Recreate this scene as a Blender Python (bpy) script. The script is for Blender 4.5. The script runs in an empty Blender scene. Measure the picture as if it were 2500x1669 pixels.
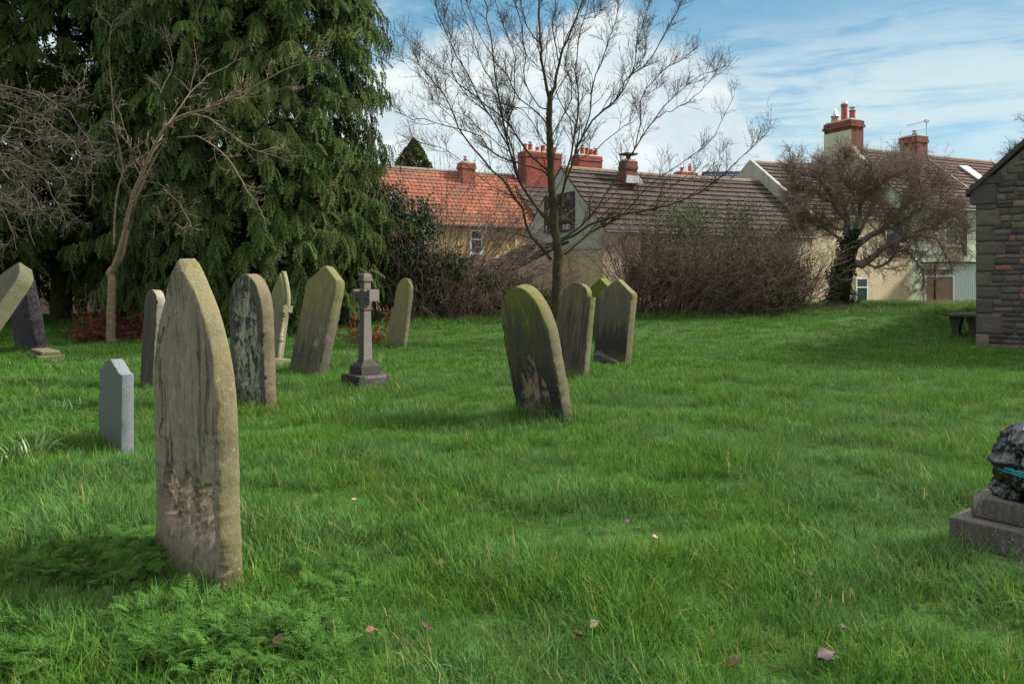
import bpy, math, random
import numpy as np
from mathutils import Vector, Matrix, noise, Euler

SC = bpy.context.scene
COL = SC.collection
rng = np.random.default_rng(11)
random.seed(5)
F, CX, HY, CH = 1944.0, 1250.0, 680.0, 1.6      # photo pixel focal length, centre, horizon row, eye height
R = math.radians

def smooth(t):
    t = min(1.0, max(0.0, t)); return t * t * (3 - 2 * t)

def gz(x, y):
    h = smooth((y - 17.5) / 9.0) * (.40 + .024 * max(-8, min(12, x)))
    h -= smooth((y - 30) / 5.0) * .45
    a = min(1.0, max(0.0, (y - 2) / 6.0))
    h += a * (.025 * math.sin(x * .9 + 1.3) * math.sin(y * .7) + .018 * math.sin(x * 2.1 + y * 1.4))
    return h

def gza(x, y):
    x = np.asarray(x, float); y = np.asarray(y, float)
    sm = lambda t: (lambda u: u * u * (3 - 2 * u))(np.clip(t, 0, 1))
    h = sm((y - 17.5) / 9.0) * (.40 + .024 * np.clip(x, -8, 12)) - sm((y - 30) / 5.0) * .45
    a = np.clip((y - 2) / 6.0, 0, 1)
    return h + a * (.025 * np.sin(x * .9 + 1.3) * np.sin(y * .7) + .018 * np.sin(x * 2.1 + y * 1.4))

def P(px, py, d):
    return Vector(((px - CX) / F * d, d, CH - (py - HY) / F * d))

def hit(px, py):
    d = 2.0
    while d < 60:
        p = P(px, py, d)
        if p.z <= gz(p.x, p.y): return Vector((p.x, p.y, gz(p.x, p.y)))
        d += .01
    return P(px, py, 40)

# ------------------------------------------------------------------ mesh building
def link(o, parent=None):
    COL.objects.link(o)
    if parent is not None: o.parent = parent
    return o

def tag(o, label=None, cat=None, group=None, kind=None):
    if label: o['label'] = label
    if cat: o['category'] = cat
    if group: o['group'] = group
    if kind: o['kind'] = kind
    return o

def empty(name, loc, label=None, cat=None, group=None):
    o = bpy.data.objects.new(name, None); link(o)
    o.location = loc; o.empty_display_size = .2
    return tag(o, label, cat, group)

def mk(name, V, faces, mat, parent=None, smoothf=False, tint=None, world=True):
    """V (N,3); faces: array (M,k) or list of arrays / list of tuples; V in world space unless world=False"""
    V = np.asarray(V, dtype=np.float32)
    if parent is not None and world:
        V = V - np.array(parent.location, dtype=np.float32)
    me = bpy.data.meshes.new(name)
    if isinstance(faces, np.ndarray): faces = [faces]
    if len(faces) and isinstance(faces[0], np.ndarray):
        loops = np.concatenate([f.ravel() for f in faces]).astype(np.int32)
        tot = np.concatenate([np.full(len(f), f.shape[1], np.int32) for f in faces])
    else:
        loops = np.array([i for f in faces for i in f], np.int32)
        tot = np.array([len(f) for f in faces], np.int32)
    start = np.concatenate([[0], np.cumsum(tot)[:-1]]).astype(np.int32)
    me.vertices.add(len(V)); me.vertices.foreach_set('co', V.ravel())
    me.loops.add(len(loops)); me.loops.foreach_set('vertex_index', loops)
    me.polygons.add(len(tot)); me.polygons.foreach_set('loop_start', start)
    me.polygons.foreach_set('loop_total', tot)
    me.polygons.foreach_set('use_smooth', np.full(len(tot), bool(smoothf)))
    me.update(calc_edges=True)
    if tint is not None:
        a = me.attributes.new('tint', 'FLOAT', 'POINT')
        a.data.foreach_set('value', np.asarray(tint, np.float32))
    me.materials.append(mat)
    if smoothf == 'auto': me.set_sharp_from_angle(angle=R(38))
    o = bpy.data.objects.new(name, me)
    return link(o, parent)

class MB:
    def __init__(s): s.v = []; s.f = []; s.t = []
    def add(s, vs, fs, t=.5):
        b = len(s.v); s.v += [tuple(v) for v in vs]; s.t += [t] * len(vs)
        s.f += [tuple(b + i for i in f) for f in fs]
    def hexa(s, p, t=.5):  # 8 points: bottom 4 ccw, top 4
        s.add(p, [(3, 2, 1, 0), (4, 5, 6, 7), (0, 1, 5, 4), (1, 2, 6, 5), (2, 3, 7, 6), (3, 0, 4, 7)], t)
    def box(s, fr, a0, a1, b0, b1, z0, z1, t=.5):
        """fr(a,b,z)->world point"""
        s.hexa([fr(a0, b0, z0), fr(a1, b0, z0), fr(a1, b1, z0), fr(a0, b1, z0),
                fr(a0, b0, z1), fr(a1, b0, z1), fr(a1, b1, z1), fr(a0, b1, z1)], t)
    def tube(s, pts, rad, n=8, cap=True, t=.5):
        pts = [Vector(p) for p in pts]; b = len(s.v)
        for i, p in enumerate(pts):
            d = (pts[min(i + 1, len(pts) - 1)] - pts[max(i - 1, 0)]).normalized()
            ref = Vector((0, 0, 1)) if abs(d.z) < .9 else Vector((1, 0, 0))
            a = d.cross(ref).normalized(); c = d.cross(a)
            r = rad[i] if hasattr(rad, '__len__') else rad
            for k in range(n):
                th = 2 * math.pi * k / n
                s.v.append(tuple(p + a * (r * math.cos(th)) + c * (r * math.sin(th)))); s.t.append(t)
        for i in range(len(pts) - 1):
            for k in range(n):
                k2 = (k + 1) % n
                s.f.append((b + i * n + k, b + i * n + k2, b + (i + 1) * n + k2, b + (i + 1) * n + k))
        if cap:
            s.f.append(tuple(b + k for k in range(n))[::-1]); s.f.append(tuple(b + (len(pts) - 1) * n + k for k in range(n)))
    def build(s, name, mat, parent=None, smoothf=False, bevel=0):
        o = mk(name, s.v, s.f, mat, parent, smoothf, s.t)
        if bevel:
            m = o.modifiers.new('bevel', 'BEVEL'); m.width = bevel; m.segments = 2; m.limit_method = 'ANGLE'
        return o

# ------------------------------------------------------------------ node helper
class NT:
    def __init__(s, tree): s.t = tree; s.n = tree.nodes; s.l = tree.links
    def new(s, typ, **kw):
        n = s.n.new(typ)
        for k, v in kw.items(): setattr(n, k, v)
        return n
    def put(s, sock, v):
        if v is None: return
        if isinstance(v, bpy.types.NodeSocket): s.l.new(v, sock)
        elif isinstance(v, (tuple, list)) and len(v) == 3 and sock.type == 'RGBA': sock.default_value = (*v, 1)
        else: sock.default_value = v
    def coord(s, which='Object'): return s.new('ShaderNodeTexCoord').outputs[which]
    def pos(s): return s.new('ShaderNodeNewGeometry').outputs['Position']
    def map(s, vec, scale=(1, 1, 1), loc=(0, 0, 0), rot=(0, 0, 0)):
        n = s.new('ShaderNodeMapping'); s.put(n.inputs[0], vec)
        n.inputs['Scale'].default_value = scale; n.inputs['Location'].default_value = loc
        n.inputs['Rotation'].default_value = rot
        return n.outputs[0]
    def noise(s, vec, scale=5, detail=4, rough=.55, dist=0, col=False):
        n = s.new('ShaderNodeTexNoise'); s.put(n.inputs['Vector'], vec)
        n.inputs['Scale'].default_value = scale; n.inputs['Detail'].default_value = detail
        n.inputs['Roughness'].default_value = rough; n.inputs['Distortion'].default_value = dist
        return n.outputs['Color' if col else 'Fac']
    def voro(s, vec, scale=5, feat='F1', out='Distance', rnd=1):
        n = s.new('ShaderNodeTexVoronoi', feature=feat); s.put(n.inputs['Vector'], vec)
        n.inputs['Scale'].default_value = scale; n.inputs['Randomness'].default_value = rnd
        return n.outputs[out]
    def ramp(s, fac, stops, interp='LINEAR'):
        n = s.new('ShaderNodeValToRGB'); s.put(n.inputs[0], fac); e = n.color_ramp.elements
        n.color_ramp.interpolation = interp
        while len(e) < len(stops): e.new(.5)
        for i, (p, c) in enumerate(stops):
            e[i].position = p
            e[i].color = (*c, 1) if isinstance(c, (tuple, list)) else (c, c, c, 1)
        return n.outputs[0]
    def math(s, op, a, b=None, c=None, clamp=False):
        n = s.new('ShaderNodeMath', operation=op, use_clamp=clamp)
        s.put(n.inputs[0], a); s.put(n.inputs[1], b)
        if c is not None: s.put(n.inputs[2], c)
        return n.outputs[0]
    def mix(s, fac, a, b, mode='MIX'):
        n = s.new('ShaderNodeMix', data_type='RGBA', blend_type=mode, clamp_factor=True)
        s.put(n.inputs[0], fac); s.put(n.inputs[6], a); s.put(n.inputs[7], b)
        return n.outputs[2]
    def rng(s, v, a, b, c=0., d=1., sm=False):
        n = s.new('ShaderNodeMapRange'); n.interpolation_type = 'SMOOTHSTEP' if sm else 'LINEAR'
        s.put(n.inputs[0], v)
        for i, x in zip((1, 2, 3, 4), (a, b, c, d)): s.put(n.inputs[i], x)
        return n.outputs[0]
    def sep(s, v):
        n = s.new('ShaderNodeSeparateXYZ'); s.put(n.inputs[0], v); return n.outputs
    def comb(s, x, y, z):
        n = s.new('ShaderNodeCombineXYZ'); s.put(n.inputs[0], x); s.put(n.inputs[1], y); s.put(n.inputs[2], z)
        return n.outputs[0]
    def attr(s, name='tint'): return s.new('ShaderNodeAttribute', attribute_name=name).outputs['Fac']
    def bump(s, h, strength=.5, dist=.02):
        n = s.new('ShaderNodeBump'); n.inputs['Strength'].default_value = strength
        n.inputs['Distance'].default_value = dist; s.put(n.inputs['Height'], h); return n.outputs[0]

def material(name, rough=.9, spec=.2):
    m = bpy.data.materials.new(name); m.use_nodes = True
    k = NT(m.node_tree); b = m.node_tree.nodes['Principled BSDF']
    b.inputs['Roughness'].default_value = rough
    b.inputs['Specular IOR Level'].default_value = spec
    return m, k, b

def simple(name, col, rough=.8, var=.25, scale=6, spec=.3, bump=.0, metal=0):
    m, k, b = material(name, rough, spec)
    n = k.noise(k.pos(), scale, 5, .6)
    c = k.mix(n, tuple(x * (1 - var) for x in col), tuple(min(1, x * (1 + var)) for x in col))
    k.put(b.inputs['Base Color'], c); b.inputs['Metallic'].default_value = metal
    if bump: k.put(b.inputs['Normal'], k.bump(k.noise(k.pos(), scale * 6, 4), bump, .01))
    return m

def leafmat(name, dark, light, rough=.7, trans=.25, hue=None, spec=.06):
    m, k, b = material(name, rough, spec)
    t = k.attr('tint')
    c = k.mix(t, dark, light)
    if hue: c = k.mix(k.rng(k.noise(k.pos(), .9, 3), .45, .7), c, hue)
    k.put(b.inputs['Base Color'], c)
    if trans:
        tr = k.new('ShaderNodeBsdfTranslucent'); k.put(tr.inputs[0], c)
        ms = k.new('ShaderNodeMixShader'); ms.inputs[0].default_value = trans
        k.l.new(b.outputs[0], ms.inputs[1]); k.l.new(tr.outputs[0], ms.inputs[2])
        k.l.new(ms.outputs[0], m.node_tree.nodes['Material Output'].inputs[0])
    return m

# ------------------------------------------------------------------ camera
cam = bpy.data.cameras.new('camera'); co = bpy.data.objects.new('camera', cam); link(co)
co.location = (0, 0, CH); co.rotation_euler = (R(90), 0, 0)
cam.sensor_width = 36; cam.lens = F / 2500 * 36; cam.clip_end = 3000; cam.clip_start = .05
cam.shift_y = -(834.5 - HY) / 2500
SC.camera = co

# ------------------------------------------------------------------ light
SUN_AZ, SUN_EL = R(78), R(38)      # azimuth measured from +Y towards +X
sd = Vector((math.sin(SUN_AZ) * math.cos(SUN_EL), math.cos(SUN_AZ) * math.cos(SUN_EL), math.sin(SUN_EL)))
sun = bpy.data.lights.new('sun', 'SUN'); so = bpy.data.objects.new('sun', sun); link(so)
so.rotation_euler = (-sd).to_track_quat('-Z', 'Y').to_euler(); so.location = (30, 5, 30)
sun.energy = 3.1; sun.angle = R(10); sun.color = (1, .95, .88)

w = bpy.data.worlds.new('World'); SC.world = w; w.use_nodes = True
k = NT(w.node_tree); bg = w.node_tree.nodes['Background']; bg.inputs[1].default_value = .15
sky = k.new('ShaderNodeTexSky', sky_type='NISHITA'); sky.sun_disc = False
sky.sun_elevation = SUN_EL; sky.sun_rotation = SUN_AZ; sky.air_density = 1.0; sky.dust_density = .6
gen = k.coord('Generated'); xs, ys, zs = k.sep(gen)
az = k.math('ARCTAN2', xs, ys); el = k.math('ARCSINE', zs)
vec = k.comb(az, el, 0.0)
warp = k.noise(k.map(vec, (1, 1.3, 1)), 6, 8, .6)
warp2 = k.noise(k.map(vec, (1, 1.5, 1), (3, 7, 0)), 22, 6, .6)
a01 = k.rng(az, -.65, .65)
def A(px): return ((px - CX) / F + .65) / 1.3
def E(py): return min(1, max(0, (HY - py) / F / .5))
edge = k.ramp(a01, [(0, E(150)), (A(930), E(165)), (A(1100), E(95)), (A(1330), E(85)), (A(1500), E(40)), (A(1640), E(90)), (A(1760), E(190)), (A(1900), E(430)), (1, E(500))])
edge = k.math('MULTIPLY', edge, .5)
warped = k.math('ADD', el, k.math('MULTIPLY', k.math('SUBTRACT', warp, .5), .16))
warped = k.math('ADD', warped, k.math('MULTIPLY', k.math('SUBTRACT', warp2, .5), .045))
cum = k.rng(k.math('SUBTRACT', edge, warped), -.012, .03, sm=True)
# thin streaky cloud to the right and over the rest of the sky
str_n = k.noise(k.map(vec, (1.6, 11, 1), rot=(0, 0, R(-5))), 3.2, 9, .62, .4)
big = k.noise(vec, 2.3, 4, .5)
band = k.math('MULTIPLY', k.rng(el, .33, .20, sm=True), k.rng(el, -.02, .12, .45, 1))
rightw = k.rng(az, .14, .26, .35, 1, sm=True)
streak = k.math('MULTIPLY', k.rng(k.math('ADD', str_n, k.math('MULTIPLY', k.math('SUBTRACT', big, .5), .6)), .34, .58, sm=True), k.math('MULTIPLY', band, rightw))
wisps = k.math('MULTIPLY', k.rng(k.noise(k.map(vec, (1, 2, 1), (5, 2, 0)), 7, 7, .6), .52, .75, sm=True), .45)
clear = k.rng(k.noise(k.map(vec, (1, 1.5, 1), (1.2, .4, 0)), 5, 4), .5, .62, sm=True)
rb = k.math('MULTIPLY', k.rng(az, .40, .52, sm=True), k.rng(el, .2, .13, sm=True))
streak = k.math('MULTIPLY', streak, k.rng(rb, 0, 1, 1, .35))
cloud = k.math('MAXIMUM', k.math('MAXIMUM', cum, streak), wisps)
shade = k.noise(k.map(vec, (1, 1.8, 1), (9, 3, 0)), 8, 7, .6)
ccol = k.mix(k.rng(shade, .35, .7, sm=True), (1.75, 2.05, 2.2), (2.6, 2.7, 2.62))
ccol = k.mix(streak, ccol, (1.75, 2.12, 2.24))
blue = k.mix(k.rng(el, .05, .36), (.85, 1.5, 1.82), (.27, .82, 1.24))
base = k.mix(.9, sky.outputs[0], blue)
final = k.mix(k.math('MULTIPLY', cloud, .93), base, ccol)
final = k.mix(k.rng(k.noise(gen, 2.0, 6, .6), .3, .5, .7, 1.0), final, final)
# bright cloud added overhead and behind the viewer, out of view, for fill light
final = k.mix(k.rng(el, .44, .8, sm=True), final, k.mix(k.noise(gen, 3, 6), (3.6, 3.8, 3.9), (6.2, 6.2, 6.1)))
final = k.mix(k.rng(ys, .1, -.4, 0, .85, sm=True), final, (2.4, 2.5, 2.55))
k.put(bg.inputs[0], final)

SC.view_settings.view_transform = 'Standard'; SC.view_settings.look = 'None'
SC.view_settings.exposure = 1.38; SC.view_settings.gamma = 1
SC.cycles.max_bounces = 6; SC.cycles.diffuse_bounces = 3; SC.cycles.transparent_max_bounces = 6
SC.cycles.use_denoising = True

# ------------------------------------------------------------------ ground
def ground():
    m, k, b = material('turf', .95, .1)
    p = k.pos(); n1 = k.noise(p, 1.1, 5); n2 = k.noise(p, 40, 4)
    c = k.mix(n1, (.030, .075, .012), (.050, .115, .020))
    c = k.mix(k.rng(n2, .5, .75), c, (.035, .04, .018))
    k.put(b.inputs['Base Color'], c); k.put(b.inputs['Normal'], k.bump(n2, .8, .03))
    xs = np.concatenate([np.linspace(-600, -45, 14), np.linspace(-40, 40, 161), np.linspace(45, 600, 14)])
    ys = np.concatenate([np.linspace(-60, -2, 12), np.linspace(-1, 50, 150), np.linspace(60, 1200, 20)])
    X, Y = np.meshgrid(xs, ys); Z = gza(X, Y)
    V = np.stack([X.ravel(), Y.ravel(), Z.ravel()], 1)
    i = np.arange(len(ys) - 1)[:, None] * len(xs) + np.arange(len(xs) - 1)[None]
    i = i.ravel(); Fc = np.stack([i, i + 1, i + 1 + len(xs), i + len(xs)], 1)
    tag(mk('ground', V, Fc, m, smoothf=True), kind='structure')
ground()
# ------------------------------------------------------------------ grass clump meshes (kept out of the scene, placed by geometry nodes)
def blades(n, rad, h0, h1, w, lean, rs, seg=3, droop=.5):
    V = []; Fc = []; T = []
    for i in range(n):
        r = rad * math.sqrt(rs.random()); a = rs.uniform(0, 2 * math.pi)
        p = Vector((r * math.cos(a), r * math.sin(a), -.01))
        yaw = a + rs.uniform(-1.2, 1.2) if rs.random() < .6 else rs.uniform(0, 6.28)
        L = rs.uniform(h0, h1); th = R(rs.uniform(*lean)); ww = w * rs.uniform(.6, 1.25)
        side = Vector((-math.sin(yaw + rs.uniform(-.6, .6)), math.cos(yaw), 0)).normalized()
        tint = rs.random() if rs.random() > .012 else 3.0; b = len(V); q = p.copy()
        kink = rs.uniform(.2, 1.0) * droop
        for s in range(seg + 1):
            wd = ww * (1 - (s / seg) ** 1.6) * .5
            if s < seg:
                V += [tuple(q - side * wd), tuple(q + side * wd)]
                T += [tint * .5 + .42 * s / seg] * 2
            else:
                V.append(tuple(q)); T.append(min(1, tint * .5 + .5) if tint < 2 else 2.)
            d = Vector((math.cos(yaw) * math.sin(th), math.sin(yaw) * math.sin(th), math.cos(th)))
            q = q + d * (L / seg); th = min(th + kink * (.5 + s * .6), 2.1)
        for s in range(seg - 1):
            o = b + 2 * s; Fc.append((o, o + 1, o + 3, o + 2))
        o = b + 2 * (seg - 1); Fc.append((o, o + 1, o + 2))
    return V, Fc, T

grass_m = None
def make_grass_mats():
    global grass_m, dry_m
    m, k, b = material('grass_blade', .6, .06)
    t = k.attr('tint'); p = k.pos()
    patch = k.noise(p, .55, 4, .6); fine = k.noise(p, 3.2, 3)
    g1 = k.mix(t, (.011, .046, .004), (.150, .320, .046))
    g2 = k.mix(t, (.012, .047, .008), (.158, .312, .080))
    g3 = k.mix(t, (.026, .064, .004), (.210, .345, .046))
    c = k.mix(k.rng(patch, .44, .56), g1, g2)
    c = k.mix(k.rng(fine, .55, .75), c, g3)
    rnd = k.new('ShaderNodeObjectInfo').outputs['Random']
    c = k.mix(k.rng(rnd, .975, 1.0), c, (.24, .21, .10))
    c = k.mix(k.rng(t, 1.05, 1.6), c, (.42, .33, .13))
    k.put(b.inputs['Base Color'], c)
    tr = k.new('ShaderNodeBsdfTranslucent'); k.put(tr.inputs[0], c)
    ms = k.new('ShaderNodeMixShader'); ms.inputs[0].default_value = .3
    k.l.new(b.outputs[0], ms.inputs[1]); k.l.new(tr.outputs[0], ms.inputs[2])
    k.l.new(ms.outputs[0], m.node_tree.nodes['Material Output'].inputs[0])
    grass_m = m
    dry_m = leafmat('dry_grass_blade', (.11, .085, .045), (.38, .31, .18), .8, .2)
make_grass_mats()
weed_m = leafmat('fern_like_weed_leaf', (.018, .060, .010), (.098, .210, .040), .7, .25, spec=.05)

def proto(name, V, Fc, T, mat):
    o = mk(name, V, Fc, mat, None, False, T)
    COL.objects.unlink(o)
    return o

def scatter(name, pts, rotz, tilt, scale, protos, label, cat):
    """one stuff object: a vertex per clump, clumps put on the vertices by geometry nodes"""
    c = bpy.data.collections.new(name + '_clumps')
    for p in protos: c.objects.link(p)
    me = bpy.data.meshes.new(name); N = len(pts)
    me.vertices.add(N); me.vertices.foreach_set('co', np.asarray(pts, np.float32).ravel())
    rot = np.zeros((N, 3), np.float32); rot[:, :2] = tilt; rot[:, 2] = rotz
    a = me.attributes.new('rot', 'FLOAT_VECTOR', 'POINT'); a.data.foreach_set('vector', rot.ravel())
    a = me.attributes.new('scl', 'FLOAT', 'POINT'); a.data.foreach_set('value', np.asarray(scale, np.float32))
    a = me.attributes.new('idx', 'INT', 'POINT'); a.data.foreach_set('value', rng.integers(0, len(protos), N).astype(np.int32))
    me.update()
    o = bpy.data.objects.new(name, me); link(o); tag(o, label, cat, kind='stuff')
    g = bpy.data.node_groups.new(name, 'GeometryNodeTree')
    g.interface.new_socket('Geometry', in_out='INPUT', socket_type='NodeSocketGeometry')
    g.interface.new_socket('Geometry', in_out='OUTPUT', socket_type='NodeSocketGeometry')
    n = g.nodes; gi = n.new('NodeGroupInput'); go = n.new('NodeGroupOutput')
    ci = n.new('GeometryNodeCollectionInfo'); ci.inputs[0].default_value = c
    ci.inputs['Separate Children'].default_value = True; ci.inputs['Reset Children'].default_value = True
    ip = n.new('GeometryNodeInstanceOnPoints'); ip.inputs['Pick Instance'].default_value = True
    def at(nm, ty):
        q = n.new('GeometryNodeInputNamedAttribute'); q.data_type = ty; q.inputs[0].default_value = nm
        return q.outputs[0]
    l = g.links
    l.new(gi.outputs[0], ip.inputs['Points']); l.new(ci.outputs[0], ip.inputs['Instance'])
    l.new(at('idx', 'INT'), ip.inputs['Instance Index'])
    e2 = n.new('FunctionNodeEulerToRotation'); l.new(at('rot', 'FLOAT_VECTOR'), e2.inputs[0])
    l.new(e2.outputs[0], ip.inputs['Rotation'])
    l.new(at('scl', 'FLOAT'), ip.inputs['Scale']); l.new(ip.outputs[0], go.inputs[0])
    md = o.modifiers.new('clumps', 'NODES'); md.node_group = g
    return o

KEEPOUT = []      # (x, y, r) footprints the grass stays out of

def fieldn(x, y, s, ox=0):
    return np.array([noise.noise(Vector((a * s + ox, b * s, 0))) for a, b in zip(x, y)])

def build_grass():
    rs = random.Random(3)
    ps = []
    for i in range(7):
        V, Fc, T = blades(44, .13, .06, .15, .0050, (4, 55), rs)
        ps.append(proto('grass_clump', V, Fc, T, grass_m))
    ps_far = []
    for i in range(4):
        V, Fc, T = blades(46, .2, .055, .11, .009, (5, 45), rs, 2)
        ps_far.append(proto('grass_clump', V, Fc, T, grass_m))
    tall = []
    for i in range(4):
        V, Fc, T = blades(15, .08, .13, .27, .0068, (5, 48), rs, 5, .45)
        tall.append(proto('grass_clump', V, Fc, T, grass_m))
    X = []; Y = []; S = []
    def band(y0, y1, dens, s0, s1):
        n = int(dens * .78 * (y1 * y1 - y0 * y0))
        y = np.sqrt(rng.uniform(y0 * y0, y1 * y1, n)); x = rng.uniform(-.78, .78, n) * y
        return x, y, rng.uniform(s0, s1, n)
    for args in ((1.9, 4.6, 150, .75, 1.25), (4.6, 8, 110, .75, 1.2), (8, 13, 70, .8, 1.25)):
        x, y, s = band(*args); X.append(x); Y.append(y); S.append(s)
    x = np.concatenate(X); y = np.concatenate(Y); s = np.concatenate(S)
    s *= 1 + .85 * fieldn(x, y, 1.3) + .3 * fieldn(x, y, 4, 7)
    keep = np.ones(len(x), bool)
    for (kx, ky, kr) in KEEPOUT: keep &= (x - kx) ** 2 + (y - ky) ** 2 > kr * kr
    x, y, s = x[keep], y[keep], s[keep]
    # tussocks lean in swirled directions
    tx = .5 * fieldn(x, y, 1.1, 20) + rng.normal(0, .12, len(x)); ty = .5 * fieldn(x, y, 1.1, 40) + rng.normal(0, .12, len(x))
    pts = np.stack([x, y, gza(x, y)], 1)
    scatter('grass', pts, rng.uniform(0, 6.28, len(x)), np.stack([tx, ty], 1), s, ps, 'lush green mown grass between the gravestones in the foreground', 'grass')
    X = []; Y = []; S = []
    for args in ((13, 20, 34, .8, 1.2), (20, 31, 17, .9, 1.4)):
        a, b, c = band(*args); X.append(a); Y.append(b); S.append(c)
    x = np.concatenate(X); y = np.concatenate(Y); s = np.concatenate(S)
    s *= 1 + .5 * fieldn(x, y, .8) + .25 * fieldn(x, y, 3, 7)
    pts = np.stack([x, y, gza(x, y)], 1)
    scatter('grass', pts, rng.uniform(0, 6.28, len(x)), rng.normal(0, .15, (len(x), 2)), s, ps_far, 'green grass of the far part of the churchyard', 'grass')
    # longer tufts: round the big stone, along stones, random, left side weedy area
    T = []
    def ring(px, py, rx, n, sc):
        c = hit(px, py)
        for i in range(n):
            a = rs.uniform(0, 6.28); r = rx * math.sqrt(rs.random())
            T.append((c.x + r * math.cos(a), c.y + r * math.sin(a), sc * rs.uniform(.7, 1.2)))
    ring(480, 1540, .36, 46, .75); ring(600, 1440, .25, 18, .8); ring(420, 1470, .3, 16, .6); ring(380, 1400, .3, 18, .7)
    ring(300, 1560, .5, 40, .85); ring(70, 1250, .6, 60, .9); ring(230, 1180, .5, 45, .8); ring(60, 1090, .5, 40, .9)
    ring(2420, 1420, .45, 60, .95); ring(2330, 1370, .3, 25, .75); ring(2480, 1480, .4, 30, .9); ring(660, 1280, .5, 20, .7)
    for i in range(1900):
        y = math.sqrt(rs.uniform(3, 90)); x = rs.uniform(-.78, .78) * y
        T.append((x, y, rs.uniform(.35, .8)))
    T = np.array(T); x, y, s = T.T
    pts = np.stack([x, y, gza(x, y)], 1)
    scatter('long_grass', pts, rng.uniform(0, 6.28, len(x)), rng.normal(0, .15, (len(x), 2)), s, tall, 'longer uncut tufts of grass round the big stone and the stepped plinth', 'grass')

def build_weeds():
    """cow-parsley like ferny leaves"""
    rs = random.Random(8)
    def leaf(V, Fc, T, o, yaw, L, lift, tint):
        ax = Vector((math.cos(yaw), math.sin(yaw), 0)); sd_ = Vector((-math.sin(yaw), math.cos(yaw), 0)); up = Vector((0, 0, 1))
        def axp(t): return o + ax * (L * t) + up * (lift * (math.sin(t * 2.2)) )
        def leaflet(p, d, n, ln, wd, tt):
            b = len(V); s2 = d.cross(n).normalized()
            V.extend([tuple(p), tuple(p + d * ln * .45 + s2 * wd), tuple(p + d * ln - n * ln * .15), tuple(p + d * ln * .45 - s2 * wd)])
            T.extend([tt * .7, tt, min(1, tt + .15), tt]); Fc.append((b, b + 1, b + 2, b + 3))
        for i in range(6):
            t = .3 + .7 * i / 6; p = axp(t); ln = L * .42 * (1 - t * .75)
            for sg in (-1, 1):
                d = (ax * .65 + sd_ * sg + up * rs.uniform(-.15, .15)).normalized()
                for j in range(4):
                    q = p + d * ln * (j + .6) / 4; l2 = ln * .34 * (1.15 - j / 5)
                    for s3 in (-1, 1):
                        e = (d + d.cross(up) * s3 * .9 + up * rs.uniform(-.2, .25)).normalized()
                        leaflet(q, e, up, l2, l2 * .3, tint + rs.uniform(-.1, .1))
                leaflet(p + d * ln * .9, d, up, ln * .3, ln * .09, tint)
        leaflet(axp(.95), ax, up, L * .14, L * .05, tint)
        b = len(V); w_ = .0018
        V.extend([tuple(o - sd_ * w_), tuple(o + sd_ * w_), tuple(axp(.9) + sd_ * w_), tuple(axp(.9) - sd_ * w_)]); T.extend([.4] * 4)
        Fc.append((b, b + 1, b + 2, b + 3))
    ps = []
    for i in range(5):
        V, Fc, T = [], [], []
        for j in range(8):
            leaf(V, Fc, T, Vector((rs.uniform(-.05, .05), rs.uniform(-.05, .05), rs.uniform(0, .03))), j * .8 + rs.uniform(-.4, .4), rs.uniform(.07, .13), rs.uniform(.02, .05), rs.uniform(.35, .85))
        ps.append(proto('weed_clump', V, Fc, T, weed_m))
    pts = []
    def region(x0, x1, y0, y1, n, s):
        for i in range(n):
            px, py = rs.uniform(x0, x1), rs.uniform(y0, y1)
            p = hit(px, py); pts.append((p.x, p.y, p.z + .03, s * rs.uniform(.5, 1.3)))
    region(60, 360, 1330, 1440, 70, .9); region(180, 380, 1290, 1400, 50, .85)
    region(290, 780, 1510, 1650, 170, 1.); region(420, 640, 1560, 1680, 60, 1.); region(0, 120, 1540, 1669, 30, .9)
    region(640, 860, 1390, 1480, 70, .85); region(0, 240, 900, 1090, 150, .9); region(30, 240, 1000, 1080, 30, .75)
    region(330, 700, 1440, 1560, 30, .7); region(600, 840, 1600, 1680, 25, .7)
    pts = np.array(pts)
    scatter('low_weeds', pts[:, :3], rng.uniform(0, 6.28, len(pts)), rng.normal(0, .35, (len(pts), 2)), pts[:, 3], ps, 'ferny low green weeds in the grass around and left of the tall pointed stone', 'weeds')

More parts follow.
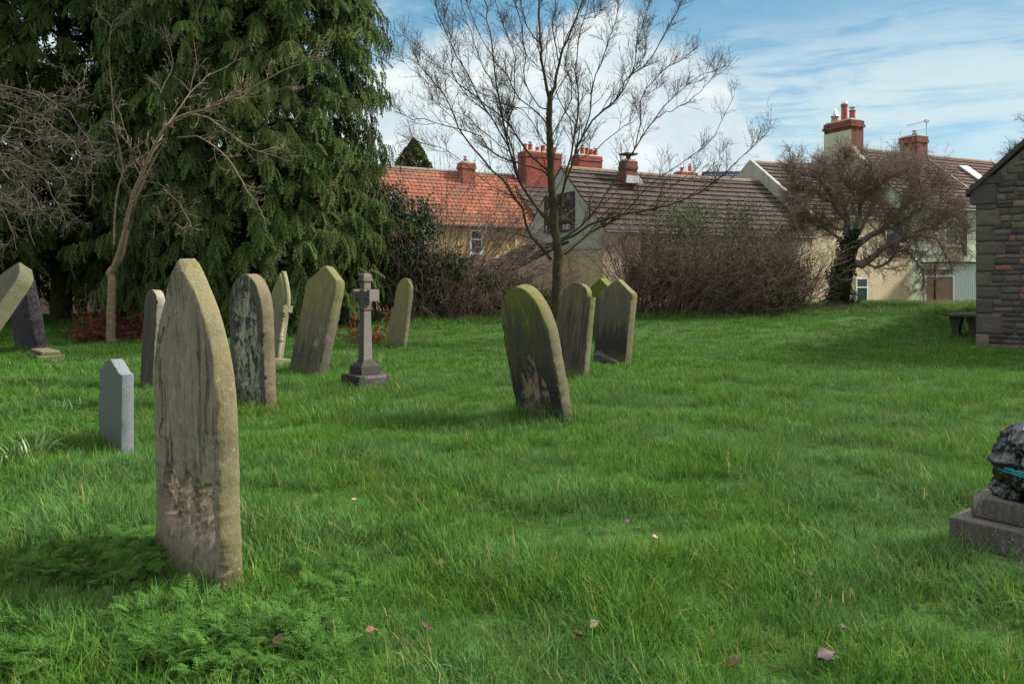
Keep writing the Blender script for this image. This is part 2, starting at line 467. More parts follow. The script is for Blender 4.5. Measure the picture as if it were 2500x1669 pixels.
# ------------------------------------------------------------------ stones
def stone_mat(name, base, light, dark, moss=(.085, .095, .018), moss_top=.5, moss_amt=.6, dark_amt=.5, dark_low=0., streak=.6,
              lichen=.3, patch=None, patch_amt=0., H=1.6, grain=60, side=None, wash=None, spall=None):
    """weathered sandstone; local coordinates: x width, y depth, z height"""
    base = tuple(v * .70 for v in base); light = tuple(v * .74 for v in light); dark = tuple(v * .75 for v in dark)
    if side: side = tuple(v * .78 for v in side)
    m, k, b = material(name, .93, .12)
    p = k.coord('Object'); x, y, z = k.sep(p)
    n1 = k.noise(p, 3.2, 6, .65); n2 = k.noise(p, 14, 6, .7); n3 = k.noise(p, grain, 3, .7)
    st = k.noise(k.map(p, (9, 9, .9)), 1.6, 7, .65, .3); st2 = k.noise(k.map(p, (22, 22, 1.6), (4, 1, 2)), 1.4, 6, .7, .2)
    c = k.mix(k.rng(n1, .3, .7), base, light)
    c = k.mix(k.math('MULTIPLY', k.rng(n2, .35, .65), .5), c, tuple(v * .72 for v in base))
    if side is not None:      # faces that look sideways / up take another stone colour and weaker streaks
        nx = k.sep(k.new('ShaderNodeTexCoord').outputs['Normal'])
        sf = k.rng(k.math('ABSOLUTE', nx[1]), .8, .45)
        c = k.mix(sf, c, k.mix(k.rng(n1, .3, .7), side, tuple(v * .72 for v in side)))
    else: sf = None
    zz = k.rng(z, 0, H)
    # dark grime runs in vertical streaks
    dk = k.math('ADD', k.math('MULTIPLY', st, streak), k.math('MULTIPLY', n1, 1 - streak))
    dk = k.math('ADD', dk, k.math('MULTIPLY', k.math('SUBTRACT', st2, .5), .35))
    if dark_low: dk = k.math('ADD', dk, k.math('MULTIPLY', k.rng(zz, .75, .1, -.5, .6, sm=True), dark_low * .35))
    dkf = k.math('MULTIPLY', k.rng(dk, .62 - dark_amt * .3, .74 - dark_amt * .2, sm=True), .92)
    if sf is not None: dkf = k.math('MULTIPLY', dkf, k.rng(sf, 0, 1, 1, .25))
    c = k.mix(dkf, c, dark)
    # pale wash / lichen bloom
    if wash:
        wf = k.math('MULTIPLY', k.rng(k.noise(k.map(p, (5, 5, 1.6), (7, 3, 1)), 1.5, 7, .7, .4), .56, .66, sm=True), wash[1])
        if sf is not None: wf = k.math('MULTIPLY', wf, k.rng(sf, 0, 1, 1, .1))
        c = k.mix(wf, c, wash[0])
    if patch:
        pf = k.rng(k.noise(k.map(p, (4, 4, 2.2), (1, 5, 3)), 1.7, 7, .7, .3), .6 - patch_amt * .2, .66 - patch_amt * .2, sm=True)
        c = k.mix(k.math('MULTIPLY', pf, .85), c, patch)
    if spall:
        ta = k.attr('tint'); sa, sb = spall
        sn = k.noise(k.map(p, (7, 7, 4), (3, 3, 3)), 1.3, 8, .75, .5)
        c = k.mix(k.math('MULTIPLY', ta, .95), c, k.mix(k.rng(sn, .44, .56, sm=True), sa, sb))
    mo = k.math('ADD', k.math('MULTIPLY', k.noise(k.map(p, (5, 5, 1.0), (2, 2, 9)), 1.5, 7, .65, .3), 1.), k.rng(zz, moss_top - .35, moss_top + .45, -.18, .18))
    mf = k.math('MULTIPLY', k.rng(mo, .46, .66, sm=True), moss_amt)
    if spall: mf = k.math('MULTIPLY', mf, k.rng(ta, 0, 1, 1, .1))
    c = k.mix(mf, c, k.mix(k.rng(n2, .35, .65), moss, tuple(min(1, v * 1.5) for v in moss)))
    # green foot
    c = k.mix(k.math('MULTIPLY', k.rng(zz, .16, .02, sm=True), .55), c, (.07, .085, .025))
    if lichen:
        v = k.voro(p, 38); vm = k.math('MULTIPLY', k.math('LESS_THAN', v, .22), k.rng(k.noise(p, 5, 3), .5, .6))
        c = k.mix(k.math('MULTIPLY', vm, lichen), c, (.38, .38, .30))
    c = k.mix(k.math('MULTIPLY', k.rng(n3, .35, .65), .35), c, (.02, .02, .017), 'MULTIPLY') if False else k.mix(k.rng(n3, .45, .75), c, k.mix(.13, c, (.5, .47, .38)))
    k.put(b.inputs['Base Color'], c)
    hgt = k.math('ADD', k.math('MULTIPLY', n3, .35), k.math('ADD', k.math('MULTIPLY', n2, .8), k.math('MULTIPLY', dkf, -.25)))
    k.put(b.inputs['Normal'], k.bump(hgt, .75, .012))
    return m

def arch_round(v0):            # straight sides up to v0, then an ellipse
    def f(v):
        if v <= v0: return -.5, .5
        t = (v - v0) / (1 - v0); w_ = .5 * math.sqrt(max(0, 1 - t * t)); return -w_, w_
    return f, [v0 + (1 - v0) * math.sin(math.pi / 2 * i / 16) for i in range(17)]
def arch_point(v0, q=1.45):
    def f(v):
        if v <= v0: return -.5, .5
        t = (v - v0) / (1 - v0); w_ = .5 * (1 - t ** q); return -w_, w_
    return f, [v0 + (1 - v0) * (1 - (1 - i / 16) ** 1.2) for i in range(17)]
def peak(v0, v1, wsh=.42):      # small chamfered shoulders, then straight slopes
    def f(v):
        if v <= v0: return -.5, .5
        if v <= v1:
            t = (v - v0) / (v1 - v0); w_ = .5 - (.5 - wsh) * t; return -w_, w_
        t = (v - v1) / (1 - v1); w_ = wsh * (1 - t); return -w_, w_
    return f, [v0, v1] + [v1 + (1 - v1) * i / 6 for i in range(1, 7)]
def shouldered(v0, ws, v1):     # square shoulders with a round arch between them
    def f(v):
        if v <= v0: return -.5, .5
        if v <= v1: return -ws * .98, ws * .98
        t = (v - v1) / (1 - v1); w_ = ws * math.sqrt(max(0, 1 - t * t)); return -w_, w_
    return f, [v0 - .002, v0 + .002, v1] + [v1 + (1 - v1) * math.sin(math.pi / 2 * i / 12) for i in range(1, 13)]
def ogee(v0):
    def f(v):
        if v <= v0: return -.5, .5
        t = (v - v0) / (1 - v0); w_ = .5 * math.acos(max(-1, min(1, 2 * t - 1))) / math.pi * (1 - .12 * t)
        return -w_, w_
    return f, [v0 + (1 - v0) * i / 14 for i in range(15)]

def headstone(name, base, xl, xa, xr, yb, apex, yaw, prof, mat, tilt=0, roll=0, nu=16, nv=40, bev=.012, disp=None, edge_n=.004,
              W=None, T=None, H=None, label=None, group='old gravestones in the churchyard', sink=.12, cat='gravestone', bevb=None):
    a = R(yaw); c_, s_ = math.cos(a), math.sin(a)
    G = hit(xa, yb)
    kl, kr = (xl - CX) / F, (xr - CX) / F
    if W is None: W = (G.x - kl * G.y) / (c_ + kl * s_)
    if T is None: T = (kr * G.y - G.x) / (s_ - kr * c_)
    O = Vector((G.x - c_ * W / 2, G.y + s_ * W / 2, 0)); O.z = gz(O.x, O.y)
    if H is None: H = (CH - (apex - HY) / F * (O.y + s_ * 0) - O.z) / (math.cos(R(tilt)) * math.cos(R(roll)))
    f, extra = prof
    vs = sorted(set([round(v, 4) for v in [i / nv * min(extra) for i in range(nv + 1)] + list(extra)]))
    zs = [v * H for v in vs]; zs = [-sink] + zs
    vs = [0] + vs
    us = [0, bev * .35 / W, bev / W] + [bev / W + (1 - 2 * bev / W) * i / nu for i in range(1, nu)] + [1 - bev / W, 1 - bev * .35 / W, 1]
    V = []; nx_ = len(us); seed = random.uniform(0, 99); TT = []
    def row(yv, back):
        out = []
        for v, z in zip(vs, zs):
            l, r_ = f(min(v, 1)); l *= W; r_ *= W
            if r_ - l < 1e-5: l, r_ = -.004, .004
            for u in us:
                x = l + (r_ - l) * u
                de = min(u, 1 - u) * (r_ - l); de = min(de, (H - z) * 1.2 + .0001) if z < H else 0
                bb = bev if not back else (bevb or bev)
                e = max(0, bb - de) / bb; y = bb * (1 - math.sqrt(max(0, 1 - e * e)))
                nz = noise.fractal(Vector((x * 5 + seed, z * 5, yv * 3)), 1, 2, 4)
                dx = edge_n * noise.fractal(Vector((seed, z * 9, yv * 7)), 1, 2, 3) * (1 if abs(u - .5) > .3 else 0) * 2
                dd = y + .004 * nz
                sp = 0
                if disp and not back:
                    dq = disp(x, z, W, H, seed)
                    if isinstance(dq, tuple): dq, sp = dq
                    dd += dq
                if 0 < e and not back: dd += .05 * max(0, noise.fractal(Vector((x * 16 + seed, z * 16, 1)), 1, 2, 4) - .22)
                TT.append(sp)
                # a small chip here and there on the edges
                out.append((x + dx, (dd if not back else T - y), z))
        return out
    fr = row(0, False); bk = row(T, True)
    V = fr + bk; nb = len(fr); Fc = []; nr = len(vs)
    for i in range(nr - 1):
        for j in range(nx_ - 1):
            q = i * nx_ + j
            Fc.append((q, q + 1, q + 1 + nx_, q + nx_)); Fc.append((nb + q + nx_, nb + q + nx_ + 1, nb + q + 1, nb + q))
        l0, l1 = i * nx_, (i + 1) * nx_
        Fc.append((nb + l0, l0, l1, nb + l1))
        r0, r1 = l0 + nx_ - 1, l1 + nx_ - 1
        Fc.append((r0, nb + r0, nb + r1, r1))
    t0 = (nr - 1) * nx_
    for j in range(nx_ - 1): Fc.append((t0 + j, t0 + j + 1, nb + t0 + j + 1, nb + t0 + j))
    o = mk(name, V, Fc, mat, None, 'auto', TT, world=False)
    o.location = O
    o.rotation_euler = (Matrix.Rotation(-a, 4, 'Z') @ Matrix.Rotation(R(-tilt), 4, 'X') @ Matrix.Rotation(R(roll), 4, 'Y')).to_euler()
    tag(o, label, cat, group)
    for t in np.linspace(-.5, .5, 5):
        KEEPOUT.append((O.x + c_ * W * t + s_ * T / 2, O.y - s_ * W * t + c_ * T / 2, max(.06, T / 2)))
    return o, W, T, H

def fbm(x, y, z, n=4): return noise.fractal(Vector((x, y, z)), 1, 2.1, n)

def big_disp(x, z, W, H, sd_):
    """spalled, flaking face of the tall stone with raised margin"""
    u = x / W + .5; v = z / H
    d = .014 * smooth((W * .5 - x - .045) / .02) * smooth((v - .05) / .1) * smooth((.95 - v) / .08)
    # ragged spalled hollow low down, with loose lumps in it
    s = smooth(((.325 + .07 * fbm(x * 7, z * 2, 3, 5)) - v) / .018) * smooth((v - .135 - .05 * fbm(x * 6, z * 3, 8)) / .05) * smooth((u - .14 - .05 * fbm(3, z * 9, 8)) / .04) * smooth((.90 - u - .05 * fbm(9, z * 9, 8)) / .05)
    rough_ = abs(fbm(x * 16, z * 12, 1, 7)); d += s * (.020 + .085 * rough_)
    # long crack on the left with a thin flake
    cx = .16 + .02 * math.sin(v * 14) + .045 * fbm(0, z * 9, 5)
    if v > .72: cx += (v - .72) * 2.6
    w2 = .024 + .016 * fbm(2, z * 12, 5)
    ck = max(0, 1 - abs(u - cx) / max(.006, w2)) if .40 < v < .79 else 0
    d += .06 * ck
    d -= .010 * smooth((u - cx) / .01) * smooth((cx + .3 - u) / .2) * smooth((v - .4) / .03) * smooth((.8 - v) / .03)
    # vertical runnels towards the top
    d += .012 * smooth((v - .5) / .2) * abs(fbm(x * 26, z * 1.6, 2)) + .004 * fbm(x * 30, z * 30, 2)
    return d, min(1, s)

def flake_disp(x, z, W, H, sd_):
    u = x / W + .5; v = z / H
    n = .05 * fbm(x * 8, z * 6, 2, 5)
    inner = smooth((u - .12 - n) / .03) * smooth((.86 - u - n) / .02) * smooth((.90 - v - abs(u - .48) ** 2 * 1.1 - n) / .03)
    d = .026 * inner + inner * .04 * abs(fbm(x * 7 + sd_, z * 5, 1, 6))
    d += inner * .03 * smooth((.28 - v) / .1) * abs(fbm(x * 14, z * 12, 4, 5))
    return d, inner

def scar_disp(x, z, W, H, sd_):
    """lost skin in the lower middle of the green stone"""
    u = x / W + .5; v = z / H; n = .10 * fbm(x * 8, z * 5, 2, 6)
    top = .50 - abs(u - .48) * 1.1 + .22 * fbm(x * 14, z * 2, 6, 5)
    s = smooth((top - v) / .03) * smooth((u - .17 - n) / .03) * smooth((.80 - u - n) / .03)
    return .008 * s + s * .012 * abs(fbm(x * 20, z * 16, 1, 5)), s

def build_stones():
    A_ = stone_mat('weathered_sandstone_grey', (.22, .18, .135), (.42, .35, .245), (.050, .044, .043), moss_top=.9, moss_amt=.35, dark_amt=.52, streak=.6,
                   lichen=.5, side=(.225, .195, .098), wash=((.33, .30, .20), .55), H=1.7, spall=((.50, .40, .27), (.19, .15, .11)))
    headstone('gravestone', None, 377, 541, 596, 1478, 632, 48, arch_point(.50, 2.3), A_, tilt=-1.6, nu=64, nv=110, bev=.016, disp=big_disp,
              label='tallest gravestone in the foreground, pointed top, flaking grey face and tan edge')
    B_ = stone_mat('sandstone_dark_streaked', (.075, .058, .05), (.12, .095, .08), (.028, .024, .026), moss_amt=.15, dark_amt=.6, side=(.36, .32, .27), H=1.5)
    headstone('gravestone', None, 342, 371, 386, 958, 707, 50, arch_round(.84), B_, tilt=3, T=.12, W=.62,
              label='narrow round-topped dark gravestone half hidden left of the tall pointed stone')
    C_ = stone_mat('sandstone_black_spalled', (.075, .068, .066), (.15, .14, .115), (.020, .018, .022), moss_amt=.1, dark_amt=.6, streak=.35,
                   side=(.215, .18, .105), wash=((.36, .37, .26), 1.0), H=1.5, spall=((.028, .024, .032), (.27, .27, .19)))
    headstone('gravestone', None, 566, 648, 679, 1003, 669, 48, arch_round(.70), C_, tilt=-2, nu=34, nv=60, disp=flake_disp, T=.15,
              label='round-arched gravestone with a peeled black and cream face behind the tall pointed stone')
    J_ = stone_mat('sandstone_mossy_brown', (.120, .100, .060), (.175, .145, .080), (.045, .040, .038), moss=(.12, .115, .03), moss_top=.5, moss_amt=.55, dark_amt=.50,
                   dark_low=.5, streak=.9, lichen=.12, side=(.155, .135, .095), wash=((.22, .27, .20), .6), H=1.6)
    headstone('gravestone', None, 704, 776, 800, 919, 646, 50, peak(.80, .86, .46), J_, tilt=12.5, bev=.02,
              label='broad brown peaked gravestone leaning to the right behind the stone cross')
    F_ = stone_mat('sandstone_green_black', (.065, .064, .042), (.10, .095, .055), (.022, .021, .026), moss=(.095, .105, .016), moss_top=.66, moss_amt=.85, dark_amt=.60,
                   dark_low=.8, streak=.75, lichen=.1, side=(.20, .18, .105), spall=((.030, .027, .030), (.23, .165, .11)), H=1.45)
    headstone('gravestone', None, 1262, 1378, 1402, 1030, 700, 50, arch_round(.60), F_, tilt=-13.5, bev=.018, nu=36, nv=60, edge_n=.003, disp=scar_disp,
              label='green mossy round-topped gravestone leaning left in the middle of the lawn')
    E_ = stone_mat('sandstone_purple_streaked', (.082, .064, .053), (.125, .10, .072), (.028, .024, .026), moss=(.10, .105, .03), moss_top=.5, moss_amt=.4, dark_amt=.68,
                   streak=.95, lichen=.2, side=(.19, .175, .085), H=1.6)
    headstone('gravestone', None, 1345, 1424, 1437, 924, 690, 50, shouldered(.855, .39, .87), E_, tilt=7.5, bev=.012,
              label='brown streaked gravestone with square shoulders, just behind the green leaning one')
    D_ = stone_mat('sandstone_black_foot', (.088, .080, .060), (.125, .112, .075), (.018, .016, .020), moss=(.15, .135, .03), moss_top=.75, moss_amt=.5, dark_amt=.62,
                   dark_low=.9, streak=.85, lichen=.25, side=(.18, .165, .09), H=1.6)
    headstone('gravestone', None, 1448, 1526, 1541, 886, 680, 50, peak(.79, .83, .485), D_, tilt=8, bev=.014,
              label='peaked gravestone with black stained foot, rightmost of the standing stones')
    D2 = stone_mat('sandstone_bright_moss', (.08, .085, .03), (.11, .12, .04), (.04, .04, .03), moss=(.085, .105, .014), moss_top=.3, moss_amt=.95, dark_amt=.2, side=(.17, .17, .12), H=1.6)
    headstone('gravestone', None, 1437, 1484, 1503, 836, 679, 52, peak(.84, .85, .49), D2, tilt=2,
              label='bright green peaked gravestone of which only the top shows between two others')
    K_ = stone_mat('sandstone_yellow', (.20, .18, .085), (.27, .24, .12), (.09, .08, .05), moss=(.14, .14, .04), moss_top=.6, moss_amt=.6, dark_amt=.3,
                   streak=.9, lichen=.3, side=(.27, .24, .15), H=1.65)
    fK = lambda v: (-.5, .5) if v <= .56 else ((-.36, .5) if v <= .78 else (-.36 * math.sqrt(max(0, 1 - ((v - .78) / .22) ** 2)) + .07 * (v - .78) / .22, .5 - .43 * (1 - math.sqrt(max(0, 1 - ((v - .78) / .22) ** 2)))))
    o, *_ = headstone('gravestone', None, 943, 984, 993, 851, 678, 52, (fK, [.558, .562, .78] + [.78 + .22 * math.sin(math.pi / 2 * i / 12) for i in range(1, 13)]), K_, tilt=8, bev=.015,
              label='small yellowish round-headed gravestone with a cut shoulder right of the stone cross')
    # low rough slab in front of the black footed stone
    wm = stone_mat('slab_dark', (.07, .068, .062), (.11, .105, .09), (.03, .03, .035), moss_amt=.2, H=.3)
    p = hit(1478, 890); bm_ = MB()
    e = empty('fallen_stone', p, 'low dark broken wedge of stone lying before the black footed gravestone', 'broken stone')
    q = [P(1447, 882, p.y + .3), P(1512, 892, p.y - .1), P(1518, 880, p.y + .25), P(1452, 872, p.y + .5)]
    tp = [P(1458, 852, p.y + .28), P(1466, 853, p.y + .2), P(1470, 853, p.y + .3), P(1462, 851, p.y + .4)]
    for t in q: t.z = gz(t.x, t.y) - .05
    q2 = [q[0], q[1], q[2], q[3]]; bm_.hexa(q2 + [P(1449, 862, q[0].y), P(1505, 882, q[1].y), P(1508, 880, q[2].y), P(1462, 853, q[3].y)])
    bm_.build('slab', wm, e, bevel=.02)

    # grey granite
    m, k, b = material('blue_grey_granite', .55, .4)
    p = k.coord('Object'); n = k.noise(p, 190, 2, .8); n2 = k.noise(p, 90, 3, .7)
    c = k.ramp(n, [(.3, (.045, .052, .055)), (.5, (.14, .155, .165)), (.68, (.29, .31, .315))])
    nn = k.sep(k.new('ShaderNodeTexCoord').outputs['Normal'])
    c = k.mix(k.rng(k.math('ABSOLUTE', nn[1]), .5, .95, 0, .75), c, (.055, .060, .057))
    stn = k.noise(k.map(p, (14, 14, 1)), 1.4, 6, .7)
    c = k.mix(k.math('MULTIPLY', k.rng(stn, .45, .7), .5), c, (.10, .11, .075))
    k.put(b.inputs['Base Color'], c); k.put(b.inputs['Normal'], k.bump(n2, .3, .003))
    headstone('gravestone', None, 240, 297, 327, 1110, 877, 47, ogee(.86), m, tilt=0, roll=0, bev=.003, edge_n=0, nu=12, nv=14,
              label='small modern blue grey granite gravestone with wavy top')

    # leftmost leaning slab and its dark neighbour
    L_ = stone_mat('slab_grey_green', (.095, .098, .08), (.14, .14, .11), (.05, .05, .055), moss_amt=.3, moss_top=.6, dark_amt=.5, side=(.12, .118, .085), lichen=.5, H=1.7)
    headstone('gravestone', None, -166, -112, -76, 900, 640, 34, peak(.84, .90, .42), L_, tilt=33, W=.8, T=.30, H=2.3, bev=.02, roll=0,
              label='thick grey gravestone leaning hard to the right at the left edge')
    L2 = stone_mat('rock_faced_dark', (.026, .023, .030), (.058, .053, .068), (.012, .010, .014), moss_amt=.0, dark_amt=.3, streak=.2, lichen=.2, H=1.4, grain=25)
    def rock(x, z, W, H, s): return .03 * abs(fbm(x * 7, z * 7, s, 5))
    c_ = headstone('gravestone', None, 36, 90, 115, 866, 668, 48, (lambda v: (-.5 + .12 * v, .5 - .14 * v) if v < .9 else ((-.392 + (v - .9) * 2, .374 - (v - .9) * 2.4)), [.9, .95, 1.0]), L2, tilt=-8, bev=.02, nu=24, nv=34, T=.24, disp=rock, edge_n=.02,
              label='dark rock-faced gravestone on a pale stepped base near the left edge')[0]
    bs = MB(); G = hit(112, 880); a = R(48)
    fr = lambda u, v, z: Vector((G.x + math.cos(a) * u + math.sin(a) * v, G.y - math.sin(a) * u + math.cos(a) * v, G.z + z))
    e = empty('plinth', G, 'pale stepped sandstone base under the dark rock-faced gravestone', 'plinth')
    b1 = MB(); b1.box(fr, -.95, .12, -.16, .30, -.1, .10); b1.build('lower_step', K_, e, bevel=.02)
    b1 = MB(); b1.box(fr, -.88, .05, -.09, .24, .10, .18); b1.build('upper_step', K_, e, bevel=.02)
    # ornate column stone
    Hm = stone_mat('carved_pale_sandstone', (.16, .155, .10), (.235, .22, .15), (.06, .062, .05), moss=(.13, .13, .035), moss_amt=.45, moss_top=.5, dark_amt=.35, streak=.8, lichen=.7, side=(.36, .33, .23), H=1.7)
    G = hit(672, 892); a = R(48); c_, s_ = math.cos(a), math.sin(a)
    e = empty('ornate_gravestone', G, 'carved pointed gravestone with side columns leaning right between two plain stones', 'gravestone', 'old gravestones in the churchyard')
    def piece(name, mb, **kw):
        o = mb.build(name, Hm, None, **kw); o.parent = e
        return o
    loc = lambda u, v, z: Vector((u, v, z))
    d = G.y; sc = d / F
    base = MB(); base.box(loc, -.72, .10, -.08, .26, -.1, .14); piece('base', base, bevel=.02)
    sl = MB(); prof = [(-.60, .14), (-.04, .14), (-.04, 1.02), (.0, 1.04), (.0, 1.22)]
    pts = [(-.60, .14), (-.02, .14), (-.02, 1.15)]
    for i in range(9):
        t = i / 8; pts.append((-.02 - .29 * (t ** 1.6), 1.15 + .58 * t))
    for i in range(1, 9):
        t = 1 - i / 8; pts.append((-.60 + .29 * (t ** 1.6), 1.15 + .58 * t))
    n = len(pts)
    sl.add([(x, 0, z) for x, z in pts] + [(x, .15, z) for x, z in pts],
           [tuple(range(n)), tuple(range(2 * n - 1, n - 1, -1))] + [((i + 1) % n, i, n + i, n + (i + 1) % n) for i in range(n)])
    piece('slab', sl, bevel=.008)
    hd = MB()                                      # raised hood moulding that follows the pointed head
    arc = [(.035, .08, 1.10)] + [(.03 - .34 * ((i / 8) ** 1.6), .08, 1.15 + .60 * i / 8) for i in range(9)]
    arc2 = [(-.655, .08, 1.10)] + [(-.65 + .34 * ((i / 8) ** 1.6), .08, 1.15 + .60 * i / 8) for i in range(9)]
    hd.tube(arc, .045, 8); hd.tube(arc2, .045, 8)
    hd.box(loc, -.025, .075, -.02, .165, 1.0, 1.13)
    piece('hood', hd, smoothf='auto')
    for sx in (.03, -.65):
        cl = MB()
        prof = [(.055, .14), (.055, .42), (.05, .43), (.062, .46), (.066, .50), (.05, .53), (.056, .55), (.04, .57), (.038, .85), (.052, .86), (.042, .88), (.05, .90), (.07, .95), (.075, 1.0), (.05, 1.0)]
        cl.tube([(sx, .02, z) for r, z in prof], [r for r, z in prof], 12)
        piece('column', cl, smoothf='auto')
    e.rotation_euler = (Matrix.Rotation(-a, 4, 'Z') @ Matrix.Rotation(R(-8), 4, 'X')).to_euler()

    # stone cross
    Xm = stone_mat('cross_black_grey', (.065, .058, .058), (.11, .10, .09), (.025, .022, .027), moss_amt=.1, dark_amt=.35, streak=.4, lichen=.15, side=(.25, .225, .20), H=1.7)
    Xd = stone_mat('plinth_black', (.030, .026, .030), (.055, .048, .05), (.014, .013, .016), moss_amt=.0, dark_amt=.4, streak=.4, lichen=.1, H=.4, side=(.085, .072, .068))
    G = hit(877, 956); a = R(48); S = .52
    C0 = Vector((G.x - math.cos(a) * S / 2 + math.sin(a) * S / 2, G.y + math.sin(a) * S / 2 + math.cos(a) * S / 2, G.z))
    e = empty('stone_cross', C0, 'stone cross on a dark stepped plinth with worn lettering', 'stone cross')
    e.rotation_euler = (0, 0, -a)
    def part(name, mb, mat, **kw):
        o = mb.build(name, mat, None, **kw); o.parent = e; return o
    pl = MB(); pl.box(loc, -.26, .26, -.26, .26, -.1, .215); po = part('plinth', pl, Xd, bevel=.012)
    st = MB()
    def frus(mb, h0, h1, z0, z1):
        mb.hexa([(-h0, -h0, z0), (h0, -h0, z0), (h0, h0, z0), (-h0, h0, z0), (-h1, -h1, z1), (h1, -h1, z1), (h1, h1, z1), (-h1, h1, z1)])
    frus(st, .168, .168, .218, .335); frus(st, .158, .135, .338, .365); frus(st, .13, .105, .368, .39); frus(st, .10, .078, .392, .43)
    part('stepped_foot', st, Xd, bevel=.006)
    sh = MB(); frus(sh, .076, .062, .425, 1.16); part('shaft', sh, Xm, bevel=.01)
    hd = MB()
    frus(hd, .074, .078, 1.163, 1.19); frus(hd, .062, .07, 1.192, 1.27)
    hd.box(loc, -.065, .065, -.062, .062, 1.272, 1.47)
    for sg in (-1, 1):
        hd.box(loc, *sorted((sg * .068, sg * .18)), -.06, .06, 1.325, 1.445)
        hd.box(loc, *sorted((sg * .183, sg * .25)), -.085, .085, 1.295, 1.47)
        # rounded bracket below each arm
        hd.box(loc, *sorted((sg * .068, sg * .12)), -.045, .045, 1.25, 1.322)
    hd.box(loc, -.062, .062, -.06, .06, 1.473, 1.585)
    frus(hd, .078, .082, 1.588, 1.625); frus(hd, .07, .066, 1.628, 1.69); frus(hd, .06, .05, 1.693, 1.71)
    part('cross_head', hd, Xm, bevel=.008)
    lm = simple('worn_letter', (.36, .33, .30), .9, .2)
    def text(s, size, parent, loc_, rot, mat, name='lettering', ext=.0015, sx=1, cap=None):
        cu = bpy.data.curves.new(name, 'FONT'); cu.body = s; cu.size = size; cu.extrude = ext
        cu.align_x = 'CENTER'; cu.align_y = 'CENTER'; cu.resolution_u = 3
        to = bpy.data.objects.new(name, cu); COL.objects.link(to)
        dg = bpy.context.evaluated_depsgraph_get(); dg.update()
        me = bpy.data.meshes.new_from_object(to.evaluated_get(dg))
        bpy.data.objects.remove(to)
        me.materials.clear(); me.materials.append(mat)
        o = bpy.data.objects.new(name, me); link(o, parent)
        o.location = loc_; o.rotation_euler = rot; o.scale = (sx, 1, 1)
        return o
    globals()['text3d'] = text
    text('STEPHEN PARKER', .052, po, (.2615, .02, .185), (R(90), 0, R(90)), lm, sx=.9)
    wn = MB(); rs = random.Random(4)                 # two more lines worn beyond reading
    for zz, x0, x1 in ((.148, -.05, .2), (.118, -.02, .17)):
        x = x0
        while x < x1:
            if rs.random() < .75: wn.box(loc, .2605, .2618, x, x + .004, zz - .008, zz + rs.uniform(.0, .009))
            x += rs.uniform(.008, .02)
    o = wn.build('worn_lettering', lm, None); o['kind'] = 'stuff'; o.parent = po
    for i in range(3): KEEPOUT.append((C0.x, C0.y, .25))
    # flat ledger slab lying beside the cross foot
    q = hit(815, 950); fl = MB(); fl.hexa([Vector((q.x + dx, q.y + dy, q.z + dz)) for dz in (-.05, .035) for dx, dy in ((-.12, -.1), (.25, -.15), (.3, .1), (-.1, .16))])
    tag(fl.build('ledger_slab', Xd, None, bevel=.01), 'dark flat stone slab lying in the grass left of the cross plinth', 'stone slab')

    # stepped plinth at the right edge with the bin bag
    Pm = stone_mat('plinth_limestone', (.085, .072, .068), (.14, .12, .108), (.035, .030, .034), moss_amt=.1, dark_amt=.55, streak=.5, lichen=.5, H=.5, side=(.17, .155, .135), wash=((.42, .41, .36), .75))
    O = Vector((2.575, 4.70, 0)); O.z = gz(O.x, O.y); a = R(52)
    fr = lambda u, v, z: Vector((O.x + math.cos(a) * u + math.sin(a) * v, O.y - math.sin(a) * u + math.cos(a) * v, O.z + z))
    e = empty('stepped_plinth', O, 'low stepped stone monument plinth at the right edge under a black bag', 'stone plinth')
    b1 = MB(); b1.box(fr, -.05, 1.25, -.16, 1.1, -.12, .045); b1.build('footing', Pm, e, bevel=.02)
    b1 = MB(); b1.box(fr, 0, 1.2, 0, 1.05, .048, .205); b1.build('lower_step', Pm, e, bevel=.012)
    b1 = MB(); b1.box(fr, .085, 1.1, .085, .95, .208, .335); b1.build('upper_step', Pm, e, bevel=.012)
    for u in np.linspace(0, 1.2, 6):
        for v in np.linspace(.05, 1, 5):
            q = fr(u, v, 0); KEEPOUT.append((q.x, q.y, .16))
    # bag
    m, k, b = material('black_plastic', .16, .7)
    n = k.noise(k.coord('Object'), 6, 2, .5, 1.6); b.inputs['Base Color'].default_value = (.006, .006, .009, 1)
    k.put(b.inputs['Normal'], k.bump(k.math('ADD', k.math('ABSOLUTE', k.math('SUBTRACT', n, .5)), k.math('MULTIPLY', k.math('ABSOLUTE', k.math('SUBTRACT', k.noise(k.coord('Object'), 15, 2, .5, 2.5), .5)), .3)), .6, .05)); k.put(b.inputs['Roughness'], k.rng(n, .3, .7, .12, .30))
    c = fr(.36, .28, .335); V = []; Fc = []; nu, nv = 200, 130
